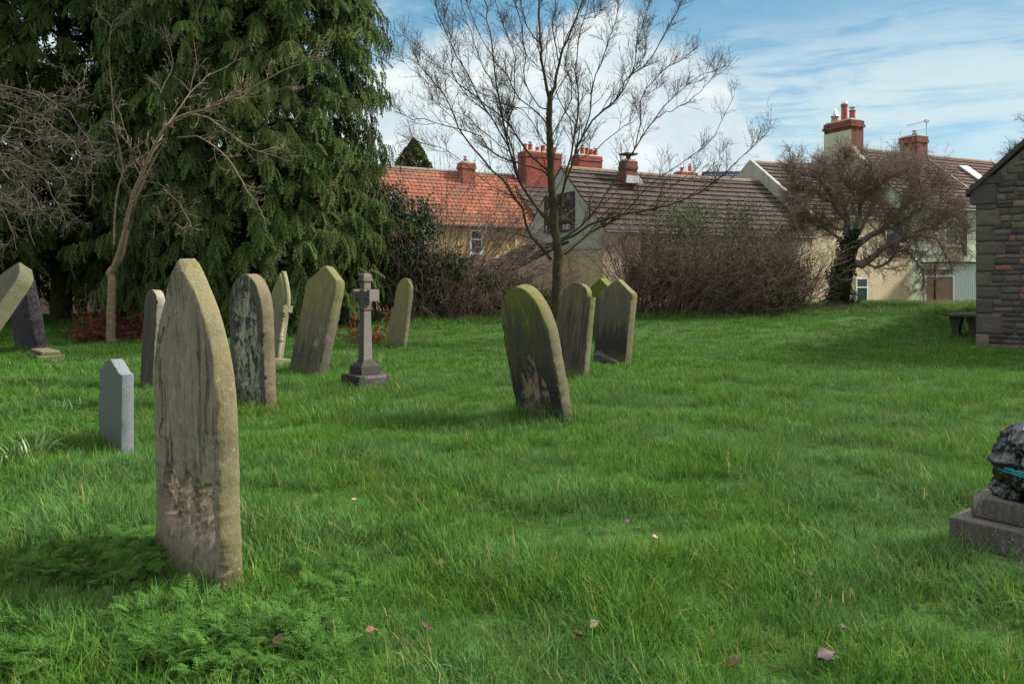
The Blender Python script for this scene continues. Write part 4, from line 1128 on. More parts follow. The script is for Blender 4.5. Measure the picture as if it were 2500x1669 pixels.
def cherry_tree():
    D = 19.6; bx = P(271, 824, D); base = Vector((bx.x, D, gz(bx.x, D)))
    e = empty('cherry_tree', base, 'slender bare cherry tree with pale bark in front of the conifers', 'tree')
    yb = HY + (CH - base.z + .05) * F / D
    tr = Acc(); tr.tubes(*limb([(271, yb), (271, 760), (274, 700), (271, 662)], D, D, .115, .095, 10, .004), 9)
    tr.tubes(*limb([(276, yb + 4), (272, yb - 14)], D, D, .16, .112, 3, 0), 9)
    tr.tubes(*limb([(264, 672), (270, 664), (279, 657)], D, D, .07, .12, 3, 0), 9)
    tr.build('trunk', bark_cherry, e, True)
    L = [limb([(272, 665), (296, 596), (309, 531), (325, 472), (352, 412), (374, 369), (401, 315), (445, 282), (500, 266), (539, 250), (615, 214), (700, 170), (762, 138), (820, 89)], D, D - 1.8, .062, .010, 26, .012),
         limb([(278, 660), (304, 613), (331, 488), (347, 461), (380, 380), (434, 336), (500, 315), (566, 303), (628, 281), (700, 254)], D, D + 1.0, .05, .010, 22, .012),
         limb([(279, 597), (283, 488), (298, 434), (298, 390), (282, 320), (277, 260), (271, 179), (268, 125), (271, 65), (293, 43), (330, 27)], D, D + .4, .03, .008, 20, .01),
         limb([(271, 65), (240, 32), (232, -20)], D + .4, D + .2, .014, .007, 8, .01),
         limb([(434, 336), (490, 335), (539, 370), (575, 411), (602, 464), (629, 500), (651, 558)], D + .2, D - 1.2, .026, .007, 16, .012),
         limb([(420, 300), (470, 280), (508, 290), (562, 326), (602, 357), (660, 379), (713, 395)], D - .5, D - 1.4, .022, .007, 16, .012),
         limb([(401, 315), (418, 293), (461, 233), (500, 190), (560, 160), (590, 110)], D - .6, D + .6, .024, .007, 14, .012),
         limb([(325, 472), (300, 430), (320, 380), (300, 300), (280, 250)], D, D - 1, .014, .007, 12, .012),
         limb([(374, 369), (400, 300), (390, 230), (420, 160), (400, 60)], D - .4, D + .3, .018, .007, 14, .015),
         limb([(461, 233), (480, 150), (470, 70), (500, -20)], D, D + .8, .014, .006, 10, .015),
         limb([(500, 266), (560, 240), (640, 235), (720, 205)], D - .8, D - 1.8, .014, .006, 10, .015),
         limb([(345, 480), (400, 470), (440, 500), (470, 560)], D, D - .8, .012, .006, 10, .015),
         limb([(352, 520), (380, 545), (400, 530), (500, 470)], D, D - .5, .009, .006, 8, .015)]
    twiggy(e, L, 4.2, (.2, .8), (.06, .3), (.03, .1), bark_cherry, cherry_m, 5, 2, .06, .0055, .01)

def leftbranches():
    D = 13.5
    e = empty('weeping_tree', (P(-420, 700, D).x, D, gz(P(-420, 700, D).x, D)), 'bare twiggy tree whose drooping grey branches hang in from the left edge', 'tree')
    tr = Acc(); x0 = P(-420, 700, D).x
    tr.tubes(*limb([(-420, 925), (-415, 700), (-400, 450), (-340, 250)], D, D, .2, .1, 10, .02), 9)
    tr.build('trunk', bark_m, e, True)
    L = []
    for pts, dz in (([(-340, 250), (-150, 190), (20, 215), (80, 225), (150, 262), (200, 320), (238, 378)], -.6), ([(-380, 330), (-120, 230), (40, 262), (120, 300), (185, 360), (215, 425)], .5),
                    ([(-390, 380), (-150, 290), (30, 312), (90, 335), (160, 372), (220, 392)], -1.0), ([(-400, 450), (-150, 350), (0, 370), (60, 400), (110, 440), (160, 540)], .2),
                    ([(-400, 470), (-120, 400), (-20, 410), (50, 450), (100, 500), (140, 560)], -.5), ([(-405, 520), (-100, 440), (0, 470), (50, 520), (85, 600)], .8),
                    ([(-340, 250), (-100, 220), (60, 222), (120, 250), (170, 245), (195, 205)], .7), ([(-400, 480), (-140, 470), (-20, 490), (20, 540), (40, 610)], .2),
                    ([(-390, 420), (-100, 330), (20, 345), (80, 380), (130, 410), (175, 480)], -.9)):
        L.append(limb(pts, D, D + dz, .024, .005, 18, .02))
    twiggy(e, L, 5, (.25, .85), (.10, .35), (.04, .12), droop_m, droop_m, 6, 2, 0, .0046, .05)
    # sparse reddish buds
    a = Acc(); n = 120; C = np.stack([P(rng.uniform(0, 110), rng.uniform(200, 520), D + rng.uniform(-1, 1)) for i in range(n)]); leafy(a, C, .03, rng.uniform(0, 1, n))
    (lambda o: o.update_tag() or o.__setitem__('kind', 'stuff'))(a.build('buds', leafmat('red_bud', (.09, .02, .025), (.22, .05, .06), .6, .1), e))

bark_cherry, k, b = material('bark_cherry', .75, .25)
p = k.pos(); n1 = k.noise(p, 5, 4); n2 = k.noise(k.map(p, (6, 6, 40)), 1.2, 5, .7)
c = k.mix(k.rng(n1, .35, .65), (.17, .115, .07), (.20, .165, .085)); c = k.mix(k.rng(n2, .52, .64), c, (.36, .28, .19))
k.put(b.inputs['Base Color'], c); k.put(b.inputs['Normal'], k.bump(n2, .5, .01))

def gnarled():
    D = 26.5; bx = P(2050, 750, D); base = Vector((bx.x, D, gz(bx.x, D)))
    e = empty('gnarled_thorn_tree', base, 'gnarled bare tree with dense rounded brown crown and ivy clad trunk before the green house', 'tree')
    yb = HY + (CH - base.z + .1) * F / D
    tr = Acc(); tr.tubes(*limb([(2050, yb), (2052, 700), (2066, 640), (2085, 590)], D, D, .36, .22, 14, .02), 10)
    tr.build('trunk', bark_m, e, True)
    L = [limb([(2075, 640), (2110, 640), (2160, 600), (2230, 575), (2290, 590), (2320, 640)], D, D - .9, .15, .03, 14, .04),
         limb([(2090, 600), (2150, 560), (2210, 500), (2270, 470), (2330, 500)], D, D + .6, .12, .03, 14, .04),
         limb([(2080, 600), (2060, 540), (2020, 490), (1960, 460), (1930, 500)], D, D - .6, .10, .025, 14, .04),
         limb([(2080, 590), (2100, 520), (2110, 460), (2160, 420), (2210, 390)], D, D + .5, .10, .025, 14, .04),
         limb([(2075, 590), (2060, 500), (2040, 430), (2010, 400)], D, D + .9, .09, .025, 12, .04),
         limb([(2085, 585), (2130, 500), (2140, 450), (2110, 390)], D, D - 1.0, .08, .025, 12, .04),
         limb([(2150, 560), (2200, 545), (2250, 500), (2240, 430)], D, D - 1.3, .08, .02, 12, .04),
         limb([(2060, 560), (2000, 540), (1950, 545), (1915, 590)], D, D + .4, .06, .02, 12, .04),
         limb([(2200, 590), (2260, 560), (2330, 560), (2350, 600)], D, D + .9, .06, .02, 12, .04),
         limb([(2070, 600), (2020, 560), (1960, 520), (1920, 450)], D, D + .9, .07, .02, 12, .04), limb([(2090, 560), (2080, 470), (2060, 410), (2070, 375)], D, D - .4, .07, .02, 12, .04),
         limb([(2110, 480), (2160, 440), (2200, 420), (2240, 400)], D, D - .8, .06, .02, 12, .04), limb([(2210, 500), (2250, 450), (2290, 430), (2320, 450)], D, D + .2, .05, .02, 12, .04),
         limb([(2040, 500), (2000, 440), (1960, 420), (1930, 400)], D, D - .9, .05, .02, 12, .04), limb([(2230, 575), (2280, 540), (2320, 520), (2350, 540)], D, D, .05, .02, 12, .04),
         limb([(2100, 640), (2150, 650), (2200, 610), (2240, 640), (2260, 700)], D, D - .4, .05, .015, 12, .03)]
    twiggy(e, L, 19, (.30, 1.05), (.15, .5), (.06, .2), shrub_m, shrub_m, 9, 5, .04, .0065, -.02, (.4, 1.4))
    iv = Acc(); n = 5200; t = rng.uniform(0, 1, n)
    t = t ** 1.4 * .78; ax = np.array([list(P(2050 + 45 * max(0, q - .3) / .7, yb - q * 250, D)) for q in t]); th = rng.uniform(0, 6.28, n); rr = rng.uniform(.22, .54, n) * (1 - .62 * t) * (1 + .25 * np.sin(t * 23 + th * 2))
    leafy(iv, ax + np.stack([rr * np.cos(th), rr * np.sin(th), np.zeros(n)], 1), .085, rng.uniform(0, .55, n)); iv.build('ivy', ivy_m, e)
    lf = Acc(); n = 1500; C = np.array([list(P(2130 + 185 * math.cos(a) * math.sqrt(q), 520 + 110 * math.sin(a) * math.sqrt(q), D + w_)) for a, q, w_ in zip(rng.uniform(0, 6.28, n), rng.uniform(0, 1, n), rng.uniform(-1.5, 1.5, n))])
    leafy(lf, C, .05, rng.uniform(0, .8, n)); lf.build('sparse_leaves', bush_m, e)

def thicket():
    def stems(e, D, xs, ys, n, lean, L0, L1, mat, r=.009, K=8, arch=-.02, n2=6, n3=3):
        S = []; Dv = []
        for i in range(n):
            px = rng.uniform(*xs); d = D + rng.uniform(-1.1, 1.3); p = P(px, 0, d); S.append((p.x, d, gz(p.x, d) - .05))
            t = (px - xs[0]) / (xs[1] - xs[0]); a = lean[0] + (lean[1] - lean[0]) * t + rng.normal(0, .28)
            Dv.append((math.sin(a), rng.normal(0, .3), math.cos(a)))
        S = np.array(S); Dv = np.array(Dv); Ln = rng.uniform(L0, L1, n) * (1 if np.isscalar(ys) else ys(S))
        a = Acc(); p1 = grow(S, Dv, Ln, K, .10, arch); r1 = taper(n, K, rng.uniform(.6, 1.8, n) * r, np.full(n, r * .45)); a.tubes(p1, r1, 4, np.repeat(rng.uniform(0, .8, n), 4 * (K + 1)))
        s, d, r_, t = spawn(p1, r1, n2, .15, 1, .3, .9, .03); p2 = grow(s, d, rng.uniform(.2, .9, len(s)), 5, .16, arch)
        r2 = taper(len(s), 5, np.full(len(s), r * .55), np.full(len(s), r * .38)); a.tubes(p2, r2, 3, np.repeat(rng.uniform(.1, 1, len(s)), 18))
        s, d, r_, t = spawn(p2, r2, n3, .1, 1, .4, 1.1, .0); p3 = grow(s, d, rng.uniform(.08, .35, len(s)), 3, .2, 0)
        a.tubes(p3, taper(len(s), 3, np.full(len(s), r * .42), np.full(len(s), r * .32)), 3, np.repeat(rng.uniform(.2, 1, len(s)), 12))
        a.build('stems', mat, e)
        return p1
    def blob(acc, cx, cy, rx, ry, D, rd, n, size, t0=0, t1=.7, sub=14):
        cs = [(rng.uniform(-1, 1), rng.uniform(-1, 1), rng.uniform(-1, 1)) for _ in range(sub)]
        C = []
        for i in range(n):
            c_ = cs[rng.integers(sub)]; q = rng.normal(0, .24, 3); u = np.array(c_) * .85 + q
            if (u ** 2).sum() > 1.9 + .6 * rng.normal(): continue
            C.append(list(P(cx + rx * u[0], cy + ry * u[1], D + rd * u[2])))
        C = np.array(C); leafy(acc, C, size, rng.uniform(t0, t1, len(C)))
    # right thicket
    D = 25.2; e = empty('bramble_thicket', (P(1740, 0, D).x, D, gz(P(1740, 0, D).x, D)), 'wide tangled bare bramble thicket in front of the brown roofed cottage', 'bush')
    stems(e, D, (1525, 1790), 1, 520, (-.05, .75), 1.6, 4.0, thick_m, n3=4)
    e2 = empty('bramble_thicket', (P(1880, 0, D).x, D, gz(P(1880, 0, D).x, D)), 'leafy right hand end of the tangle beside the gnarled tree', 'bush')
    stems(e2, D, (1750, 1965), 1, 280, (-.55, .2), 1.1, 3.0, thick_m, n3=4)
    lf = Acc(); blob(lf, 1870, 600, 90, 110, D - .3, 1, 5000, .07, .1, .9); blob(lf, 1930, 680, 60, 70, D - .5, .8, 1800, .07, .1, .9); lf.build('leaves', bush_m, e2)
    lf = Acc(); blob(lf, 1720, 540, 140, 60, D, 1, 4200, .06, .1, .9); blob(lf, 1590, 650, 60, 100, D + .4, .7, 5200, .07, 0, .35); blob(lf, 1700, 720, 120, 40, D, .9, 1500, .06, 0, .4)
    lf.build('leaves', bush_m, e)
    # left-centre bushes: dark ivy mass with twigs over it, low hedge
    D = 27; e = empty('ivy_bush', (P(985, 0, D).x, D, gz(P(985, 0, D).x, D)), 'dark ivy smothered bush with arching bare stems right of the cypress', 'bush')
    lf = Acc()
    blob(lf, 975, 575, 85, 105, D - .9, 1.0, 15000, .11, 0, .6, 34); blob(lf, 1010, 680, 125, 70, D - 1.2, .9, 15000, .09, 0, .5, 20); blob(lf, 930, 660, 60, 90, D - .4, 1, 5000, .09, 0, .5); blob(lf, 1050, 700, 50, 20, D - 1, .5, 900, .08, .5, 1.)
    lf.build('leaves', ivy_m, e)
    stems(e, D - 1.2, (900, 1170), 1, 340, (-.3, .7), 2.2, 5.8, thick_m, r=.010, arch=-.05, n2=7, n3=3)
    D = 25.5; e = empty('hedge', (P(1200, 0, D).x, D, gz(P(1200, 0, D).x, D)), 'low dark green evergreen hedge under the lean-to roof left of the bare tree', 'hedge')
    lf = Acc(); blob(lf, 1210, 715, 95, 42, D + .6, .8, 13000, .075, 0, .6, 30); blob(lf, 1090, 745, 90, 26, D + .3, .8, 7000, .07, 0, .7, 20); blob(lf, 1310, 740, 60, 30, D + .6, .7, 4500, .07, 0, .7)
    blob(lf, 1150, 770, 150, 10, D, .8, 4000, .06, .2, .9, 20)
    lf.build('leaves', ivy_m, e)
    stems(e, D - .3, (990, 1330), 1, 160, (-.5, .5), .5, 1.6, thick_m, r=.008, n2=4, n3=2)
    # young sapling in front of the cottage wall
    D = 24; e = empty('sapling', (P(1530, 0, D).x, D, gz(P(1530, 0, D).x, D)), 'thin bare sapling with upright shoots against the cream cottage wall', 'sapling')
    L = [limb([(1545, 770), (1525, 700), (1503, 645)], D, D, .03, .02, 8, .01)] + [limb([(1503, 645), (1503 + a, 600), (1490 + b_, 530)], D, D + c_, .013, .005, 10, .01) for a, b_, c_ in ((-22, -60, .3), (-8, -20, -.4), (8, 20, .4), (-35, -110, -.2), (18, 60, 0))]
    twiggy(e, L, 5, (.2, .7), (.1, .3), (.03, .1), thick_m, thick_m, 4, 0, .2, .005)
    # brown weedy strip at the foot of the thickets
    rs = random.Random(6); ps = []
    for i in range(4):
        V, Fc, T = blades(16, .14, .12, .42, .008, (5, 60), rs, 4, .5); ps.append(proto('dry_clump', V, Fc, T, dry_m))
    pts = []
    for i in range(1050):
        px = rs.uniform(1540, 2400); d = rs.uniform(24.4, 26.6) + (1.2 if px > 2150 else 0); q = P(px, 0, d)
        if rs.random() < .65 + .35 * math.sin(px * .02): pts.append((q.x, d, gz(q.x, d), rs.uniform(.4, 1.1)))
    for i in range(330):
        px = rs.uniform(940, 1330); d = rs.uniform(24.2, 25.6); q = P(px, 0, d); pts.append((q.x, d, gz(q.x, d), rs.uniform(.4, 1.0)))
    pts = np.array(pts)
    scatter('dry_grass', pts[:, :3], rng.uniform(0, 6.28, len(pts)), rng.normal(0, .25, (len(pts), 2)), pts[:, 3], ps, 'straw coloured dead grass along the foot of the thickets', 'dry grass')
    # green rank grass hump along the thicket
    ps = []
    for i in range(3):
        V, Fc, T = blades(30, .2, .12, .28, .014, (5, 55), rs, 3, .5); ps.append(proto('rank_clump', V, Fc, T, grass_m))
    pts = []
    for i in range(1700):
        px = rs.uniform(930, 2400); d = rs.uniform(23.5, 27.2); q = P(px, 0, d); pts.append((q.x, d, gz(q.x, d), rs.uniform(.4, 1.0)))
    pts = np.array(pts)
    scatter('rank_grass', pts[:, :3], rng.uniform(0, 6.28, len(pts)), rng.normal(0, .2, (len(pts), 2)), pts[:, 3], ps, 'rough taller green grass along the back of the churchyard', 'grass')

def dead_pile():
    for (x0, x1, y, D, n, lab) in ((215, 345, 812, 20.6, 150, 'heap of dead reddish conifer cuttings at the foot of the cherry tree'), (850, 925, 805, 19.5, 24, 'few dead reddish cut branches lying under the cypress behind the stone cross')):
        c = P((x0 + x1) / 2, y, D); e = empty('brush_pile', (c.x, c.y, gz(c.x, c.y)), lab, 'brush pile')
        hw = (x1 - x0) / 2 / F * D
        S = np.stack([c.x + rng.uniform(-hw, hw, n), c.y + rng.uniform(-.6, .6, n), np.zeros(n)], 1); S[:, 2] = gza(S[:, 0], S[:, 1]) + .03
        Dv = np.stack([rng.normal(0, 1, n), rng.normal(0, .6, n), rng.uniform(.1, .9, n)], 1)
        a = Acc(); p1 = grow(S, Dv, rng.uniform(.4, 1.1, n), 5, .15, -.08); a.tubes(p1, taper(n, 5, np.full(n, .012), np.full(n, .005)), 4); a.build('cut_branches', thick_m, e)
        f = Acc(); s, d, r_, t = spawn(p1, taper(n, 5, np.full(n, .01), np.full(n, .01)), 9, .2, 1, .3, 1, 0)
        s = s[s[:, 2] < gz(c.x, c.y) + .75]; d = nrm(rng.normal(0, 1, s.shape) + [0, 0, -.7])
        place(f, spray_template(4, .6, .03, .6), s, d, nrm(rng.normal(0, 1, s.shape)), rng.uniform(.25, .55, len(s)), rng.uniform(.2, 1, len(s))); f.build('dead_foliage', dead_m, e)

def far_tree():
    D = 60; e = empty('distant_tree', (P(2530, 0, D).x, D, 0), 'distant bare tree top showing above the church roof at the right edge', 'tree')
    L = [limb([(2530, 720), (2535, 500), (2530, 430)], D, D, .4, .25, 8, .03)]
    for q in ([(2540, 460), (2510, 400), (2470, 390), (2450, 410)], [(2540, 450), (2520, 380), (2490, 350)], [(2530, 430), (2530, 350), (2500, 300)], [(2530, 440), (2570, 380), (2600, 330)], [(2530, 460), (2480, 420), (2440, 410)], [(2535, 430), (2550, 340), (2560, 290)]):
        L.append(limb(q, D, D + rng.uniform(-2, 2), .12, .03, 10, .05))
    twiggy(e, L, 4, (.6, 1.6), (.3, .9), (.1, .4), twig_m, twig_m, 7, 4, .1, .014)

def small_things():
    # strap leaved clumps on the left
    sm = leafmat('strap_leaf', (.04, .11, .015), (.17, .29, .075), .4, .25, spec=.5); rs = random.Random(2)
    for (px, py, n, L, lab) in ((60, 1130, 110, .42, 'big clump of strap-like pale green leaves at the left edge'), (150, 1010, 40, .32, 'sparse strap-leaved bulb clump left of the grey granite stone'),
                                (215, 990, 16, .2, 'small strap-leaved clump touching the left side of the granite stone'), (195, 1115, 16, .16, 'low yellowing bulb leaves in front of the granite stone')):
        c = hit(px, py); V, Fc, T = blades(n, .16 if n > 30 else .10, L * .6, L * 1.1, .014, (8, 50), rs, 6, .25)
        tag(mk('bulb_plant', np.array(V) + np.array(c), Fc, sm, None, False, T), lab, 'plant', 'bulb plants in the grass')
    # pale tufts further off
    for (px, py, lab) in ((1090, 880, 'pale tuft of coarse grass leaves right of the stone cross'), (1790, 918, 'tiny pale tuft in the open lawn on the right')):
        c = hit(px, py); V, Fc, T = blades(40 if px < 1200 else 14, .3 if px < 1200 else .12, .12, .24, .010, (25, 70), rs, 4, .4)
        tag(mk('grass_tuft', np.array(V) + np.array(c), Fc, sm, None, False, T), lab, 'grass tuft')
    # fallen leaves
    lms = {'pink': simple('leaf_pink_brown', (.20, .095, .06), .7, .3, 60), 'dark': simple('leaf_dark_brown', (.055, .03, .028), .6, .3, 60),
           'tan': simple('leaf_tan', (.27, .19, .12), .7, .3, 60), 'plum': simple('leaf_plum', (.085, .05, .036), .7, .3, 60)}
    def fleaf(px, py, L, mt, rot, lab, curl=.3, up=.065):
        c = hit(px, py + 8); c.z += up; n = 9; V = []; Fc = []
        for i in range(n + 1):
            t = i / n; w_ = .36 * L * math.sin(math.pi * t ** .8) * (1 + .14 * (-1) ** i)
            x = (t - .5) * L
            for s in (-1, -.5, 0, .5, 1):
                V.append(Vector((x, s * w_, curl * L * (abs(s) ** 1.5) * .5 + .12 * L * math.sin(3 * t + rot) + .01 * math.sin(9 * t + s * 4) * L * 3)))
        for i in range(n):
            for j in range(4): q = i * 5 + j; Fc.append((q, q + 1, q + 6, q + 5))
        M = Euler((rs.uniform(.1, .8), rs.uniform(-.4, .4), rot)).to_matrix(); V = [tuple(M @ v + c) for v in V]
        o = mk('fallen_leaf', V, Fc, lms[mt], None, True); md = o.modifiers.new('thick', 'SOLIDIFY'); md.thickness = .0008
        tag(o, lab, 'leaf', 'dead leaves lying in the grass')
    fleaf(1410, 1582, .075, 'pink', 1.4, 'upright pink brown dead leaf near the bottom edge below the middle')
    fleaf(1450, 1553, .055, 'tan', .3, 'small pale tan dead leaf just above right of the pink one')
    fleaf(1447, 1470, .065, 'plum', 1.2, 'folded plum brown leaf in the grass above the pink leaf')
    fleaf(775, 1550, .12, 'plum', -.3, 'large crumpled brown leaf right of the ferny weeds')
    fleaf(690, 1608, .11, 'plum', .1, 'long plum brown leaf lying flat among the bottom ferny weeds')
    fleaf(1040, 1540, .08, 'dark', 1.3, 'dark brown leaf sunk in the grass at bottom centre', up=.03)
    fleaf(1795, 1652, .075, 'pink', -.9, 'pinkish leaf cut by the bottom edge right of centre')
    fleaf(2020, 1640, .10, 'dark', .4, 'curled dark leaf at the bottom right in the grass')
    fleaf(2060, 1560, .05, 'plum', .9, 'small dark curled leaf above the bottom right one')
    fleaf(1532, 1292, .05, 'dark', .6, 'tiny dark brown leaf in the middle of the lawn')
    fleaf(1600, 1333, .055, 'tan', .5, 'thin tan leaf sliver right of the tiny dark one')
    fleaf(1077, 1395, .045, 'pink', .2, 'small pale pink leaf left of centre in the foreground grass')
    fleaf(720, 1247, .055, 'plum', .3, 'small brown leaf in the grass right of the tall stone')
    fleaf(865, 1235, .05, 'tan', 1.2, 'thin curled tan leaf further right of the tall stone')
    fleaf(196, 1232, .04, 'pink', .7, 'tiny reddish leaf left of the tall stone')
    fleaf(905, 1570, .05, 'pink', .4, 'small pinkish leaf right of the crumpled brown leaf')
    fleaf(1580, 1372, .04, 'plum', .4, 'faded brown leaf beneath the tan sliver')
    fleaf(1975, 1420, .05, 'dark', .8, 'small dark leaf in the right foreground lawn')
# ------------------------------------------------------------------ buildings
def render_mat(name, col, dirt=(.12, .11, .09), amt=.5, rough=.04, sc=1.0):
    m, k, b = material(name, .92, .1); p = k.pos()
    n1 = k.noise(p, .9 * sc, 6, .65); n2 = k.noise(p, 14, 5, .7); st = k.noise(k.map(p, (3, 3, .5)), 1.2, 6, .65)
    c = k.mix(k.rng(n1, .3, .7), col, tuple(v * .8 for v in col))
    c = k.mix(k.math('MULTIPLY', k.rng(st, .5, .75), amt), c, dirt)
    c = k.mix(k.math('MULTIPLY', k.rng(n2, .35, .65), .3), c, tuple(min(1, v * 1.25) for v in col))
    k.put(b.inputs['Base Color'], c); k.put(b.inputs['Normal'], k.bump(n2, .8, rough)); return m

def brick_mat(name, c1, c2, mortar=(.17, .12, .10), soot=.4, sc=1.0):
    m, k, b = material(name, .9, .1); p = k.pos()
    x, y, z = k.sep(p); nx, ny, nz = k.sep(k.new('ShaderNodeNewGeometry').outputs['True Normal']); u = k.math('SUBTRACT', k.math('MULTIPLY', y, nx), k.math('MULTIPLY', x, ny))
    br = k.new('ShaderNodeTexBrick'); k.put(br.inputs[0], k.comb(u, z, 0)); br.inputs['Scale'].default_value = 1
    br.inputs['Brick Width'].default_value = .23 * sc; br.inputs['Row Height'].default_value = .078 * sc; br.inputs['Mortar Size'].default_value = .009
    br.inputs['Color1'].default_value = (*c1, 1); br.inputs['Color2'].default_value = (*c2, 1); br.inputs['Mortar'].default_value = (*mortar, 1)
    n = k.noise(p, 3.5, 5, .65)
    c = k.mix(k.math('MULTIPLY', k.rng(n, .48, .66), soot), br.outputs[0], (.05, .038, .035))
    k.put(b.inputs['Base Color'], c); k.put(b.inputs['Normal'], k.bump(k.math('SUBTRACT', 1, br.outputs['Fac']), .6, .012)); return m

def tile_mat(name, dark, light, moss=None, patchc=None):
    m, k, b = material(name, .85, .15); p = k.pos(); t = k.attr('tint')
    c = k.mix(t, dark, light); n = k.noise(p, 1.3, 6, .7); n2 = k.noise(p, 18, 4)
    c = k.mix(k.math('MULTIPLY', k.rng(n, .45, .7), .6), c, tuple(v * .55 for v in light))
    c = k.mix(k.math('MULTIPLY', n2, .3), c, tuple(min(1, v * 1.4) for v in light))
    if patchc: c = k.mix(k.math('MULTIPLY', k.rng(k.noise(p, .55, 5, .6), .5, .56, sm=True), .7), c, patchc)
    if moss: c = k.mix(k.math('MULTIPLY', k.rng(k.noise(p, 2.2, 6, .7), .56, .68), .6), c, moss)
    k.put(b.inputs['Base Color'], c); return m

M_ = {}
def mats():
    M_.update(cream=render_mat('cream_render', (.60, .48, .32), amt=.3), ochre=render_mat('ochre_render', (.58, .39, .19), amt=.2), green=render_mat('pale_green_render', (.50, .56, .38), amt=.3),
              pgrey=render_mat('pale_grey_render', (.44, .47, .43), dirt=(.16, .16, .14), amt=.35), rough=render_mat('roughcast', (.45, .44, .37), dirt=(.10, .10, .085), amt=.8, rough=.1, sc=3),
              white=simple('white_paint', (.68, .70, .68), .5, .06), black=simple('black_gutter', (.015, .015, .017), .5, .2), lead=simple('lead_flashing', (.13, .145, .16), .5, .2),
              red=brick_mat('red_brick', (.36, .075, .05), (.20, .045, .038), soot=.5), old=brick_mat('weathered_brick', (.26, .085, .05), (.17, .055, .04), soot=.75),
              orange_b=brick_mat('orange_brick', (.38, .12, .07), (.22, .07, .045), soot=.6), pot=simple('terracotta_pot', (.36, .095, .06), .8, .3, 4), potbuff=simple('buff_pot', (.34, .24, .13), .8, .3, 4),
              t_or=tile_mat('orange_pantiles', (.20, .065, .038), (.31, .115, .065), patchc=(.15, .075, .055)), t_br=tile_mat('brown_tiles', (.038, .029, .026), (.075, .057, .050), moss=(.06, .056, .028)),
              t_rd=tile_mat('red_brown_tiles', (.060, .032, .026), (.105, .056, .044)), slate=tile_mat('blue_slate', (.075, .09, .115), (.13, .15, .18)), glass=None,
              ridge=simple('ridge_tile', (.20, .14, .10), .9, .4, 5), steel=simple('galvanised', (.42, .45, .47), .35, .15, metal=.6), wood=simple('brown_blind', (.24, .14, .09), .8, .15),
              mortar=simple('haunching', (.27, .23, .18), .95, .35, 5), clad=simple('white_cladding', (.52, .55, .54), .6, .08))
    m, k, b = material('window_glass', .08, .8); b.inputs['Base Color'].default_value = (.02, .025, .03, 1); M_['glass'] = m

class Fr:
    """facade frame: a along the front, b back from it, z up"""
    def __init__(s, x, y, ang): s.o = Vector((x, y, 0)); s.u = Vector((math.cos(ang), math.sin(ang), 0)); s.n = Vector((-math.sin(ang), math.cos(ang), 0))
    def __call__(s, a, b, z): return s.o + s.u * a + s.n * b + Vector((0, 0, z))

def roof_slope(name, e, fr, a0, a1, b0, z0, b1, z1, mat, course=.3, pitch=.3, amp=.03, lift=.05, sag=.0, step=4):
    """tiled slope from the eaves (b0,z0) to the ridge (b1,z1): stepped courses with rolling pantile section"""
    run = math.hypot(b1 - b0, z1 - z0); n = max(2, int(run / course)); na = max(2, int(abs(a1 - a0) / pitch)) * step
    nn = Vector((0, -(z1 - z0), abs(b1 - b0))) / run; sg = 1 if b1 > b0 else -1
    rows = []
    for i in range(n):
        for (t, h) in ((i / n, lift), (min(1, (i + 1.13) / n), -.01)): rows.append((t, h, i))
    av = np.linspace(a0, a1, na + 1); V = []; T = []
    cell = rng.uniform(0, 1, (n, na // step + 2)); crs = rng.uniform(-.15, .15, n)
    o = np.array(fr.o); u = np.array(fr.u); nv = np.array(fr.n)
    for t, h, i in rows:
        ph = (av - a0) / pitch; hh = h + amp * np.abs(np.sin(np.pi * ph)) ** 1.3
        b_ = b0 + (b1 - b0) * t - (z1 - z0) / run * hh * sg; sgm = -sag * np.sin(np.pi * (av - a0) / (a1 - a0)) * (.3 + .7 * t)
        z_ = z0 + (z1 - z0) * t + abs(b1 - b0) / run * hh + sgm
        V.append(o + u * av[:, None] + nv * b_[:, None] + np.array([0, 0, 1.]) * z_[:, None]); T.append(np.clip(.5 + (cell[i, (ph).astype(int)] - .5) * .8 + crs[i], 0, 1))
    V = np.concatenate(V); T = np.concatenate(T); w_ = na + 1
    i = (np.arange(len(rows) - 1)[:, None] * w_ + np.arange(na)[None]).ravel()
    Fc = np.stack([i, i + 1, i + 1 + w_, i + w_], 1) if sg > 0 else np.stack([i + 1, i, i + w_, i + 1 + w_], 1)
    return mk(name, V, Fc, mat, e, False, T)

